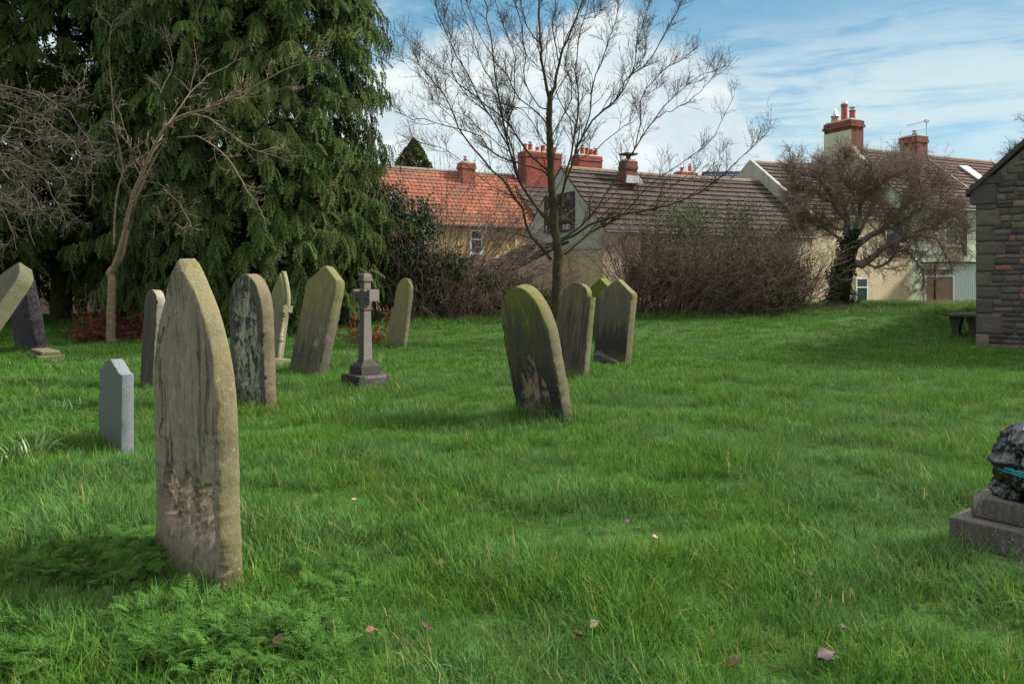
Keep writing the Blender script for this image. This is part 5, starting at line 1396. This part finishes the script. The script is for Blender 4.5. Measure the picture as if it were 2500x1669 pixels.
def house(e, fr, L, depth, ze, zr, wall, roofm, over=.18, sag=0., back=True, course=.3, pitch=.3, ridge_b=None, amp=.03, zb=-.6, gable_m=None, roof_a0=None, roof_a1=None, ridgem=None, lift=.05):
    rb = ridge_b or depth / 2
    w_ = MB(); w_.add([fr(0, 0, zb), fr(L, 0, zb), fr(L, 0, ze), fr(0, 0, ze)], [(0, 1, 2, 3)])
    w_.add([fr(L, depth, zb), fr(0, depth, zb), fr(0, depth, ze), fr(L, depth, ze)], [(0, 1, 2, 3)])
    w_.add([fr(L, 0, zb), fr(L, depth, zb), fr(L, depth, ze), fr(L, rb, zr), fr(L, 0, ze)], [(0, 1, 2, 3, 4)])
    w_.add([fr(0, depth, zb), fr(0, 0, zb), fr(0, 0, ze), fr(0, rb, zr), fr(0, depth, ze)], [(0, 1, 2, 3, 4)])
    w_.build('wall', wall, e)
    a0 = -.03 if roof_a0 is None else roof_a0; a1 = L + .03 if roof_a1 is None else roof_a1
    sl = (zr - ze) / rb
    r1 = roof_slope('roof', e, fr, a0, a1, -over, ze - over * sl + .06, rb, zr + .06, roofm, course, pitch, amp, lift, sag=sag)
    roof_slope('roof', e, fr, a0, a1, depth + over, ze - over * sl + .06, rb, zr + .06, roofm, course * 2, pitch * 2, amp, sag=sag, step=2)
    rd = MB(); n = int((a1 - a0) / .45)
    for i in range(n):
        x0 = a0 + (a1 - a0) * i / n; x1 = a0 + (a1 - a0) * (i + .97) / n; s0 = -sag * math.sin(math.pi * (i + .5) / n)
        q = [(-.13, -.04), (-.1, .05), (0, .1), (.1, .05), (.13, -.04)]
        rd.add([fr(x0, rb + y_, zr + .06 + z_ + s0) for y_, z_ in q] + [fr(x1, rb + y_, zr + .065 + z_ + s0) for y_, z_ in q],
               [(j, j + 1, j + 6, j + 5) for j in range(4)] + [(4, 3, 2, 1, 0), (5, 6, 7, 8, 9)], rng.uniform())
    rd.build('ridge', ridgem or M_['ridge'], e)
    return r1

def window(e, fr, a0, a1, z0, z1, b=0., bars=(), frame='white', pane='glass', sill=True, fw=.06):
    f = MB(); f.box(fr, a0, a0 + fw, b - .05, b + .02, z0, z1); f.box(fr, a1 - fw, a1, b - .05, b + .02, z0, z1)
    f.box(fr, a0 + fw, a1 - fw, b - .05, b + .02, z1 - fw, z1); f.box(fr, a0 + fw, a1 - fw, b - .05, b + .02, z0, z0 + fw)
    for zb_ in bars: f.box(fr, a0 + fw, a1 - fw, b - .045, b + .02, zb_ - fw * .4, zb_ + fw * .4)
    wf = f.build('window', M_[frame], e)
    g = MB(); g.box(fr, a0 + fw * .5, a1 - fw * .5, b - .012, b + .01, z0 + fw * .5, z1 - fw * .5); o = g.build('pane', M_[pane], None)
    o.data.transform(Matrix.Translation(-e.location)); o.parent = wf
    if sill: s = MB(); s.box(fr, a0 - .06, a1 + .06, b - .12, b - .002, z0 - .08, z0 - .003); s.build('sill', M_[frame], e)
    return wf

def stack(e, fr, a0, a1, b0, b1, z0, z1, mat, pots=(), side=None, corbel=.05, hm='mortar'):
    c = MB(); c.box(fr, a0, a1, b0, b1, z0, z1 - .34); c.box(fr, a0 - corbel, a1 + corbel, b0 - corbel, b1 + corbel, z1 - .338, z1 - .2)
    c.box(fr, a0 - corbel * .4, a1 + corbel * .4, b0 - corbel * .4, b1 + corbel * .4, z1 - .198, z1)
    ch = c.build('chimney', mat, e)
    def sub(name, mb, m, **kw):
        o = mb.build(name, m, None, **kw); o.data.transform(Matrix.Translation(-e.location)); o.parent = ch; return o
    h = MB(); h.hexa([fr(a0, b0, z1 + .002), fr(a1, b0, z1 + .002), fr(a1, b1, z1 + .002), fr(a0, b1, z1 + .002), fr(a0 + .1, b0 + .1, z1 + .1), fr(a1 - .1, b0 + .1, z1 + .1), fr(a1 - .1, b1 - .1, z1 + .1), fr(a0 + .1, b1 - .1, z1 + .1)])
    sub('flaunching', h, M_[hm])
    for (a, b_, hh, r_, pm, cap) in pots:
        p_ = MB(); z = z1 + .05
        p_.tube([fr(a, b_, z), fr(a, b_, z + .08), fr(a, b_, z + hh * .85), fr(a, b_, z + hh * .86), fr(a, b_, z + hh)], [r_ * 1.1, r_, r_ * .88, r_ * 1.05, r_ * 1.05], 12)
        sub('chimney_pot', p_, M_[pm], smoothf='auto')
        if cap == 'dome': q = MB(); q.tube([fr(a, b_, z + hh + .003), fr(a, b_, z + hh + .07), fr(a, b_, z + hh + .12), fr(a, b_, z + hh + .15)], [r_ * .95, r_ * .9, r_ * .6, .01], 12); sub('pot_cap', q, M_['steel'], smoothf='auto')
        if cap == 'cone': q = MB(); q.tube([fr(a, b_, z + hh + .003), fr(a, b_, z + hh + .42)], [r_ * 1.15, .005], 8); sub('pot_cap', q, M_['steel'])
        if cap == 'lid':
            q = MB(); q.tube([fr(a, b_, z + hh + .003), fr(a, b_, z + hh + .1)], r_ * .55, 10); q.tube([fr(a, b_, z + hh + .105), fr(a, b_, z + hh + .13), fr(a, b_, z + hh + .17), fr(a, b_, z + hh + .2)], [r_ * .8, r_ * .95, r_ * .95, r_ * .7], 10); sub('pot_cap', q, M_['steel'], smoothf='auto')
    return ch, sub

def gutter(e, fr, a0, a1, b, z, m='black', r_=.06):
    g = MB(); g.tube([fr(a0, b, z), fr(a1, b, z)], r_, 8); g.build('gutter', M_[m], e, 'auto')

def downpipe(e, fr, a, b, z0, z1, m='white', r_=.045):
    g = MB(); g.tube([fr(a, b, z0), fr(a, b, z1 - .15), fr(a, b - .12, z1)], r_, 8); g.build('downpipe', M_[m], e, 'auto')

def buildings():
    mats()
    # --- orange roofed house
    fr = Fr(-7.0, 42, math.atan2(4.5, 7.6)); al = math.atan2(4.5, 7.6)
    e = empty('house', fr(-4, 0, 0), 'ochre rendered house with bright orange pantile roof and brick chimney', 'house')
    ze, zr = 4.75, 8.05
    house(e, fr := Fr(*(fr(-9, 0, 0).xy), al), 19.4, 7.2, ze, zr, M_['ochre'], M_['t_or'], over=.25, sag=.06, course=.33, pitch=.28, lift=.03, ridgem=simple('ridge_grey', (.22, .20, .16), .9, .3))
    gutter(e, fr, 0, 19, -.3, 4.52); 
    def at_px(fr, px, b=0):      # a-coordinate on plane b that projects to photo column px
        k_ = (px - CX) / F; o = fr(0, b, 0); return (k_ * o.y - o.x) / (fr.u.x - k_ * fr.u.y)
    def z_px(fr, a, b, py): return CH - (py - HY) / F * fr(a, b, 0).y
    a = at_px(fr, 1258); downpipe(e, fr, a, -.06, 1.5, 4.5)
    for (x0, x1, y0, y1) in ((1146, 1178, 560, 620), (1010, 1040, 565, 622)):
        a0, a1 = at_px(fr, x0), at_px(fr, x1); window(e, fr, a0, a1, z_px(fr, a0, 0, y1), z_px(fr, a0, 0, y0), bars=(z_px(fr, a0, 0, (y0 * .6 + y1 * .4)),), fw=.11)
    a0, a1 = at_px(fr, 1124, 2.9), at_px(fr, 1155, 2.9)
    ch, sub = stack(e, fr, a0, a1, 2.6, 3.3, 6.2, z_px(fr, a0, 2.9, 398), M_['orange_b'], pots=((a0 + .35, 2.95, .22, .12, 'pot', 'lid'),))
    fl = MB(); fl.box(fr, a0 - .15, a1 + .2, 2.35, 2.6, 6.75, 6.98); sub('flashing', fl, M_['lead'])
    # --- middle cottage
    al = math.atan2(4.7, 9.6); B2 = Fr(3.43, 30, al); ze, zr = 3.54, 6.12
    e = empty('cottage', B2(5, 0, .3), 'cream cottage with long brown tiled roof and pale painted gable carrying a black sign', 'cottage')
    house(e, B2, 10.75, 6.4, ze, zr, M_['cream'], M_['t_br'], over=.22, sag=.05, course=.34, pitch=.3, amp=.016)
    gutter(e, B2, -.05, 10.7, -.27, 3.36)
    G = Fr(*(B2(0, 0, 0).xy), al + R(90)); G.n = -B2.u * -1  # gable frame: a runs back along the gable, b outwards is minus
    G.u = B2.n; G.n = B2.u
    pg = MB(); t = .025
    pg.add([B2(-t, 0, 2.75), B2(-t, 6.4, 2.75), B2(-t, 6.4, ze), B2(-t, 3.2, zr), B2(-t, 0, ze)], [(0, 1, 2, 3, 4)][::-1])
    pg.f = [f[::-1] for f in pg.f]; pg.build('painted_gable', M_['pgrey'], e)
    # sign
    gx = lambda px: at_px(G, px)
    s0, s1 = gx(1405), gx(1332)
    zt, zb_ = z_px(G, (s0 + s1) / 2, 0, 474), z_px(G, (s0 + s1) / 2, 0, 567)
    bk = simple('black_sign_board', (.010, .009, .014), .5, .1); sg = MB(); sg.box(lambda a, b, z: B2(b, a, z), s0, s1, -.08, -.03, zb_, zt)
    sgn = sg.build('sign', bk, None, bevel=.004)
    tag(sgn, 'black sign board with white digits on the pale cottage gable behind the bare tree', 'sign')
    wt = simple('white_letter', (.9, .9, .92), .5, .02); rot = (R(90), 0, al - R(90)); W_ = s1 - s0
    def st(s, px, py, size, sx=1, m=wt):
        a = gx(px); q = B2(-.083, a, z_px(G, a, 0, py)); text3d(s, size, sgn, q, rot, m, 'sign_text', .002, sx)
    hh = (zt - zb_)
    st('01501', 1387, 555, .30, .82); st('0', 1338, 559, .30, .82)
    st("G'S", 1391, 479, .17, .9, simple('lilac_letter', (.45, .42, .62), .5, .05)); st('l', 1340, 502, .2, 1, simple('lilac_letter', (.45, .42, .62), .5, .05)); st('.', 1343, 513, .3)
    for (px, py, s) in ((1380, 500, 's'), (1384, 512, '.s'), (1379, 534, 'm')): st(s, px, py, .13)
    # lean-to
    lt = MB(); LF = Fr(*(B2(0, 0, 0).xy), 0); b0, b1 = 2.7, 6.4
    e2 = e
    q = Fr(*(B2(-2.45, 6.4, 0).xy), al - R(90))   # eaves line of the lean-to, a runs towards the viewer
    roof_slope('lean_to_roof', e2, q, 0, 3.9, -.05, 1.95, 2.43, 3.12, M_['t_br'], .34, .26, .03)
    lw = MB(); lw.add([q(.05, .1, -.5), q(3.85, .1, -.5), q(3.85, .1, 1.95), q(.05, .1, 1.95)], [(0, 1, 2, 3)]); lw.add([q(3.85, .1, -.5), q(3.85, 2.44, -.5), q(3.85, 2.44, 3.05), q(3.85, .1, 1.95)], [(0, 1, 2, 3)])
    lw.add([q(.05, 2.44, -.5), q(.05, .1, -.5), q(.05, .1, 1.95), q(.05, 2.44, 3.05)], [(0, 1, 2, 3)]); lw.build('lean_to_wall', M_['cream'], e2)
    # small pot-like stack with metal cowl on the brown roof
    b_ = 2.2; a0, a1 = at_px(B2, 1528, b_), at_px(B2, 1556, b_)
    ch, sub = stack(e, B2, a0, a1, b_, b_ + .5, 4.6, z_px(B2, a0, b_, 392), M_['old'], corbel=.03)
    cw = MB(); ac = (a0 + a1) / 2; cw.tube([B2(ac, b_ + .25, z_px(B2, ac, b_, 388)), B2(ac, b_ + .25, z_px(B2, ac, b_, 377))], .1, 8); cw.box(B2, ac - .3, ac + .3, b_ - .02, b_ + .5, z_px(B2, ac, b_, 377), z_px(B2, ac, b_, 373)); sub('cowl', cw, M_['black'])
    fl = MB(); z = z_px(B2, a0, b_, 448); fl.hexa([B2(a0 - .16, b_ - .25, z), B2(a1 + .16, b_ - .25, z), B2(a1 + .05, b_, z + .05), B2(a0 - .05, b_, z + .05), B2(a0 - .02, b_ - .12, z + .32), B2(a1 + .02, b_ - .12, z + .32), B2(a1 + .02, b_ - .01, z + .36), B2(a0 - .02, b_ - .01, z + .36)])
    sub('flashing', fl, M_['lead'])
    # --- roughcast gable house (third)
    B3 = Fr(*(B2(10.75, 0, 0).xy), al)
    e = empty('cottage', B3(1.5, 0, .3), 'taller cottage with grey roughcast gable joined to the right end of the long one', 'cottage')
    house(e, B3, 6.3, 7.6, 4.3, 7.12, M_['cream'], M_['t_br'], over=.15, course=.34, pitch=.3, amp=.016, roof_a0=.12)
    rg = MB(); rg.add([B3(-.03, -.02, 3.0), B3(-.03, 7.6, 3.0), B3(-.03, 7.6, 4.42), B3(-.03, 3.8, 7.3), B3(-.03, -.12, 4.34)], [(4, 3, 2, 1, 0)])
    rg.add([B3(-.03, -.12, 4.34), B3(.16, -.12, 4.34), B3(.16, 3.8, 7.3), B3(-.03, 3.8, 7.3)], [(0, 1, 2, 3)]); rg.build('gable_coping', M_['rough'], e)
    # --- pale green house (fourth)
    for (x0, x1, y0, y1, bar) in ((2066, 2086, 535, 588, 0), (2160, 2204, 548, 596, 0), (2088, 2117, 678, 744, .35)):
        a0, a1 = at_px(B3, x0), at_px(B3, x1); z0, z1 = z_px(B3, a0, 0, y1), z_px(B3, a0, 0, y0)
        window(e, B3, a0, a1, z0, z1, b=-.01, bars=((z0 * bar + z1 * (1 - bar)),) if bar else ())
    B4 = Fr(*(B3(6.32, 0, 0).xy), al); ze, zr = 5.15, 8.35
    e = empty('house', B4(4, 0, .3), 'pale green two-storey house with tall green chimney and brown roof', 'house')
    house(e, B4, 6.0, 8, ze, zr, M_['green'], M_['t_br'], over=.2, course=.34, pitch=.3, amp=.016, sag=.05)
    gutter(e, B4, 0, 6.0, -.25, ze - .2)
    for (x0, x1, y0, y1, bar) in ((2304, 2336, 535, 598, 0),):
        a0, a1 = at_px(B4, x0), at_px(B4, x1); z0, z1 = z_px(B4, a0, 0, y1), z_px(B4, a0, 0, y0)
        window(e, B4, a0, a1, z0, z1, b=-.035, bars=((z0 * bar + z1 * (1 - bar)),) if bar else ())
    downpipe(e, B4, at_px(B4, 2353), -.07, 2.7, ze - .2, 'black', .09)
    # chimney: tall slab with green rendered front, brick end
    D4 = 4.0; fr = B4; a0, a1 = -.05, .85
    x0 = at_px(B4, 2016, 2.9)
    # the broad face looks left (the gable), narrow brick side looks to the front
    zt = z_px(B4, 0, 3, 292)
    ch, sub = stack(e, B4, -.35, .55, 3.1, 4.8, 6.6, zt, M_['old'], pots=((.1, 4.5, .38, .2, 'potbuff', 'cone'), (.1, 3.9, .9, .17, 'pot', 'dome'), (.1, 3.4, .5, .16, 'pot', 'lid')), corbel=.07)
    gp = MB(); gp.box(B4, -.375, -.352, 3.1, 4.8, 6.6, zt - .52); sub('green_render', gp, M_['green'])
    sh = MB(); sh.add([B4(-.37, 1.2, 6.0), B4(-.37, 6.9, 6.0), B4(-.37, 4.8, 8.3), B4(-.37, 3.1, 8.3)], [(3, 2, 1, 0)]); sh.add([B4(-.02, 1.2, 6.0), B4(-.37, 1.2, 6.0), B4(-.37, 3.1, 8.3), B4(-.02, 3.1, 8.3)], [(0, 1, 2, 3)])
    sh.add([B4(-.37, 6.9, 6.0), B4(-.02, 6.9, 6.0), B4(-.02, 4.8, 8.3), B4(-.37, 4.8, 8.3)], [(0, 1, 2, 3)]); sh.build('chimney_shoulder', M_['green'], e)
    # --- reddish roofed end house
    B5 = Fr(*(B4(6.02, 0, 0).xy), al)
    e = empty('house', B5(3, 0, .3), 'end house with redder roof and a skylight just left of the church roof', 'house')
    house(e, B5, 6.2, 8, ze, zr - .05, M_['green'], M_['t_rd'], over=.2, course=.34, pitch=.3, amp=.016, ridgem=M_['ridge'])
    zc = lambda b: ze + (zr - ze) * b / 4 + .13
    for (a, wd) in ((0, .12), (6.1, .2)):
        vg = MB(); vg.hexa([B5(a, -.2, zc(-.2) - .05), B5(a + wd, -.2, zc(-.2) - .05), B5(a + wd, 4, zc(4) - .05), B5(a, 4, zc(4) - .05), B5(a, -.2, zc(-.2) + .03), B5(a + wd, -.2, zc(-.2) + .03), B5(a + wd, 4, zc(4) + .03), B5(a, 4, zc(4) + .03)]); vg.build('verge', M_['mortar'], e)
    pass
    a0 = at_px(B5, 2340, 3.1); zs = lambda b: ze + (zr - ze) * b / 4
    sk = MB(); sk.hexa([B5(a0, 1.9, zs(1.9) + .1), B5(a0 + .75, 1.9, zs(1.9) + .1), B5(a0 + .75, 3.1, zs(3.1) + .1), B5(a0, 3.1, zs(3.1) + .1), B5(a0, 1.86, zs(1.9) + .2), B5(a0 + .75, 1.86, zs(1.9) + .2), B5(a0 + .75, 3.06, zs(3.1) + .2), B5(a0, 3.06, zs(3.1) + .2)])
    fo = sk.build('skylight', M_['steel'], e)
    sk = MB(); sk.hexa([B5(a0 + .08, 1.95, zs(1.95) + .19), B5(a0 + .67, 1.95, zs(1.95) + .19), B5(a0 + .67, 3.02, zs(3.02) + .19), B5(a0 + .08, 3.02, zs(3.02) + .19), B5(a0 + .08, 1.93, zs(1.95) + .225), B5(a0 + .67, 1.93, zs(1.95) + .225), B5(a0 + .67, 3.0, zs(3.02) + .225), B5(a0 + .08, 3.0, zs(3.02) + .225)])
    o = sk.build('pane', M_['white'], None); o.data.transform(Matrix.Translation(-e.location)); o.parent = fo
    a0 = at_px(B5, 2230, 4); 
    ch, sub = stack(e, B5, -.75, .1, 3.6, 4.7, 7.4, z_px(B5, 0, 4, 336), M_['old'], pots=((-.3, 4.1, .16, .13, 'pot', 'lid'),))
    ar = MB(); ax, ay = .2, 3.75; zt = z_px(B5, 0, 4, 293)
    ar.tube([B5(ax, ay, 8.0), B5(ax, ay, zt)], .025, 6)
    ar.tube([B5(ax, ay, zt - .08), B5(ax - .35, ay + .9, zt - .22)], .016, 6)
    for i in range(12):
        q = i / 11; c_ = B5(ax - .35 * q, ay + .9 * q, zt - .08 - .14 * q); ar.tube([c_ + Vector((0, 0, -.07)), c_ + Vector((0, 0, .07))], .008, 4)
    ar.box(B5, ax - .14, ax + .14, ay - .05, ay + .05, zt - .16, zt - .02); ar.build('tv_aerial', M_['steel'], e)
    # --- white clad shed extension with brown blind
    a0, a1 = at_px(B4, 2226), at_px(B4, 2226) + 4.2
    S = Fr(*(B4(a0, -1.3, 0).xy), al * .15)
    e = empty('lean_to_shed', S(1, 0, .3), 'white boarded lean-to with a brown blind in its window below the green wall', 'shed')
    zt = z_px(S, 0, 0, 641)
    w_ = MB(); nbd = 42
    for i in range(nbd): w_.box(S, i * .1, i * .1 + .084, -.005, .03, -.4, zt - .15, rng.uniform())
    w_.box(S, 0, 4.2, .031, 1.2, -.4, zt - .15); w_.box(S, -.02, 4.25, -.03, 1.2, zt - .149, zt - .03); w_.build('wall', M_['clad'], e)
    r_ = MB(); r_.box(S, -.12, 4.3, -.14, 1.25, zt - .028, zt + .04); r_.build('roof', M_['black'], e)
    x0, x1 = at_px(S, 2256), at_px(S, 2328)
    window(e, S, x0, x1, z_px(S, x0, 0, 748), z_px(S, x0, 0, 672), b=-.03, frame='white', pane='wood', fw=.07)
    window(e, S, x0 + .05, x1 - .05, z_px(S, x0, 0, 670), z_px(S, x0, 0, 656), b=-.03, frame='white', pane='wood', fw=.02, sill=False)
    dp = MB(); dp.tube([S(-.14, -.05, -.3), S(-.14, -.05, zt - .1)], .05, 8); dp.build('post', M_['black'], e)
    # --- chimneys of houses standing behind
    def behind(px0, px1, ytop, D, label, n, mt='red', hb=5.2, wd=1.0, ang=30, wall='red'):
        x0, x1 = P(px0, 0, D).x, P(px1, 0, D).x; f_ = Fr(x0, D, R(ang)); L = (x1 - x0) / math.cos(R(ang)) * .94
        e = empty('house', f_(0, 1, 0), label, 'house')
        hz = Fr(*(f_(-1.0, -2.6, 0).xy), R(ang)); house(e, hz, L + 2, 6, hb - 2.2, hb, M_[wall], M_['slate' if wall != 'red' else 't_br'], course=.5, pitch=.5)
        zt = P(0, ytop, D).z; pots = [(L * (i + .5) / n, wd / 2 + rng.uniform(-.08, .08), rng.uniform(.3, .6), .13 + rng.uniform(0, .04), 'pot', 'lid' if i % 3 == 1 else None) for i in range(n)]
        stack(e, f_, 0, L, 0, wd, hb - 1.2, zt, M_[mt], pots=pots, corbel=.04)
    behind(1284, 1380, 368, 50, 'house of which only its massive many-potted red chimney shows behind the bare tree', 6, hb=7.6)
    behind(1414, 1478, 378, 52, 'house showing just its second red brick chimney right of the massive one', 5, hb=7.4)
    behind(1664, 1712, 419, 60, 'far house of which a low brick chimney stack peeps over the brown ridge', 2, 'orange_b', hb=8.2, wd=.9)
    # blue slate roofs
    for (px0, px1, yr, D, lab) in ((1728, 1830, 416, 58, 'house with blue slate roof left of the roughcast gable'), (1900, 2030, 396, 62, 'house with blue slate roof behind the roughcast cottage ridge')):
        x0, x1 = P(px0, 0, D).x, P(px1, 0, D).x; f_ = Fr(x0, D, R(-6)); e = empty('house', f_(0, 0, 0), lab, 'house')
        zr_ = P(0, yr + 8, D + 3).z; house(e, f_, x1 - x0 + 2, 6, zr_ - 2.4, zr_, M_['cream'], M_['slate'], course=.25, pitch=.3, amp=0, ridgem=M_['slate'])
    # --- far wall and house seen under the left conifers
    fb = brick_mat('pink_stone_wall', (.42, .27, .22), (.33, .21, .18), (.42, .36, .30), .2, 1.6)
    w_ = MB(); f_ = Fr(-32, 40, R(4)); w_.box(f_, 0, 17, 0, .4, -.6, 2.9); w_.box(f_, -.1, 17.1, -.05, .45, 2.902, 3.02)
    o = w_.build('garden_wall', fb, None); tag(o, 'pinkish stone wall glimpsed under the left conifers', 'wall')

# ------------------------------------------------------------------ rubble church gable at the right
def church():
    D = 18.6; X0 = P(2381, 0, D).x; ang = R(-42)
    C = Fr(X0, D, ang); zg = gz(X0, D) - .15
    e = empty('church', C(2, 1, zg), 'dark rubble stone church gable with sloping roof at the right edge', 'church')
    def shade_m(name, bmul=1.):
        m, k, b = material(name, .93, .1); t = k.attr('tint'); p = k.pos(); n = k.noise(p, 6, 6, .7); n2 = k.noise(p, 45, 4, .7)
        c = k.ramp(t, [(0, (.035, .033, .037)), (.35, (.068, .060, .058)), (.6, (.12, .102, .085)), (.8, (.18, .148, .112)), (.93, (.19, .10, .065)), (1, (.28, .12, .055))])
        c = k.mix(k.math('MULTIPLY', k.rng(n, .45, .68), .6), c, (.045, .043, .046)); c = k.mix(k.rng(n2, .3, .75), c, (.22, .20, .18), 'MIX') if False else k.mix(k.math('MULTIPLY', k.rng(n2, .4, .7), .35), c, (.25, .23, .205))
        k.put(b.inputs['Base Color'], c); k.put(b.inputs['Normal'], k.bump(k.math('ADD', n2, n), .9, .02)); return m
    sm = shade_m('rubble_stone'); mm = simple('lime_mortar', (.16, .145, .125), .95, .3, 8, bump=.4)
    HW = 3.2; zk = CH - (455 - HY) / F * D; slope = math.tan(R(43))
    top = lambda a: zk - .12 + slope * (a + .05) if a < HW else zk - .12 + slope * (2 * HW + .05 - a)
    wl = MB(); wl.add([C(0.01, .024, zg), C(2 * HW, .024, zg), C(2 * HW, .024, zk - .1), C(HW, .024, top(HW) - .1), C(.01, .024, zk - .1)], [(0, 1, 2, 3, 4)])
    wl.add([C(.03, 9, zg), C(.03, .05, zg), C(.03, .05, zk - .1), C(.03, 9, zk - .1)], [(0, 1, 2, 3)]); wl.add([C(2 * HW, .05, zg), C(2 * HW, 9, zg), C(2 * HW, 9, zk - .1), C(2 * HW, .05, zk - .1)], [(0, 1, 2, 3)])
    wl.add([C(2 * HW, 9, zg), C(.03, 9, zg), C(.03, 9, zk - .1), C(HW, 9, top(HW) - .1), C(2 * HW, 9, zk - .1)], [(0, 1, 2, 3, 4)])
    wl.build('wall', mm, e)
    st = MB(); rs = random.Random(12)
    def stone(a0, a1, z0, z1, t, pr=.02, depth=.1):
        g = .006; a0 += g; a1 -= g; z0 += g; z1 -= g
        if a1 - a0 < .03: return
        n = max(2, int((a1 - a0) / .045)) + 2; mz = max(2, int((z1 - z0) / .045)) + 2; b = len(st.v); sx = rs.random() * 50
        uu = [0] + [.010 / (a1 - a0) + (1 - .020 / (a1 - a0)) * i / (n - 2) for i in range(n - 1)] + [1]
        vv = [0] + [.010 / (z1 - z0) + (1 - .020 / (z1 - z0)) * i / (mz - 2) for i in range(mz - 1)] + [1]
        for j in range(mz + 1):
            for i in range(n + 1):
                u, v = uu[i], vv[j]; ed = min(u, 1 - u, v, 1 - v)
                w_ = .016 * noise.noise(Vector((a0 + u, z0 * 3 + v, sx)))
                bl = -pr * smooth(ed * 14) + (.012 * noise.fractal(Vector((u * (a1 - a0) * 9, v * (z1 - z0) * 9, sx)), 1, 2, 4) if 0 < ed else .036)
                cr = (.012 if (i in (0, n) and j in (0, mz)) else 0)
                st.v.append(tuple(C(a0 + (a1 - a0) * u + w_ + cr * (1 if i == 0 else -1), bl, z0 + (z1 - z0) * v + w_ + cr * (1 if j == 0 else -1)))); st.t.append(t)
        for j in range(mz):
            for i in range(n): q = b + j * (n + 1) + i; st.f.append((q, q + 1, q + n + 2, q + n + 1))
    # quoins, alternately long and short, then coursed rubble
    z = zg + .1; quo = []
    hs = [.36, .47, .36, .27, .34, .40, .30, .36, .38, .4]; wds = [.28, .52, .36, .50, .33, .40, .58, .36, .5, .42]
    for i, (h, wd) in enumerate(zip(hs, wds)):
        if z + h > zk - .1: h = zk - .1 - z
        if h < .1: break
        quo.append((z, z + h, wd)); stone(0, wd, z, z + h, rs.uniform(.3, .62) if i != 0 else .8, .012); z += h
    z = zg + .1
    while z < zk + 2.6:
        h = rs.uniform(.09, .18); a = 0
        for q0, q1, wd in quo:
            if q0 <= z + h / 2 < q1: a = wd
        if z > zk - .46: a = max(.435 if z < zk + .03 else (.53 if z < top(.52) - .12 else 0), (z - zk) / slope + .05)
        while a < 3.4:
            wd = rs.uniform(.13, .40)
            if top(a) < z + h + .05 and z > zk - .2: a += .1; continue
            t = min(1, max(0, rs.gauss(.38, .27))); t = .96 if rs.random() < .05 else t
            if z < zg + .5 and rs.random() < .35: t = .9
            if rs.random() < .05: stone(a, a + wd, z, z + h * .5, t); stone(a, a + wd, z + h * .5, z + h, rs.uniform(.1, .7))
            else: stone(a, a + wd, z, z + h, t, rs.uniform(.004, .014))
            a += wd
        z += h
    st.build('stonework', sm, e, True)
    kn = MB(); kn.box(C, -.10, .42, -.06, .3, zk - .42, zk + .02, .35); kn.add([C(-.12, -.05, zk + .03), C(.52, -.05, zk + .03), C(.52, -.05, top(.52) - .12), C(-.12, .3, zk + .03), C(.52, .3, zk + .03), C(.52, .3, top(.52) - .12)], [(0, 1, 2), (5, 4, 3), (0, 2, 5, 3), (1, 4, 5, 2), (0, 3, 4, 1)], .25)
    kn.build('kneeler', sm, e, bevel=.015)
    rf = MB()
    for (x0, x1, z0, z1) in ((-.17, HW, top(-.17) - .0, top(HW)), (2 * HW + .17, HW, top(-.17), top(HW))):
        pts = [C(x0, -.14, z0), C(x1, -.14, z1), C(x1, 9.1, z1), C(x0, 9.1, z0)]
        up = Vector((0, 0, .13)); rf.hexa(([p for p in pts] if x0 < x1 else pts[::-1]) + ([p + up for p in pts] if x0 < x1 else [p + up for p in pts[::-1]]))
    rf.build('roof', simple('dark_stone_slates', (.055, .045, .042), .9, .35, 4, bump=.3), e)
    for a in np.linspace(0, 4, 12):
        for b_ in (.3, .9, 1.5): q = C(a, b_, 0); KEEPOUT.append((q.x, q.y, .35))
church()
buildings()
conifers()
central_tree()
cherry_tree()
leftbranches()
gnarled()
thicket()
dead_pile()
far_tree()
small_things()
build_grass()
build_weeds()
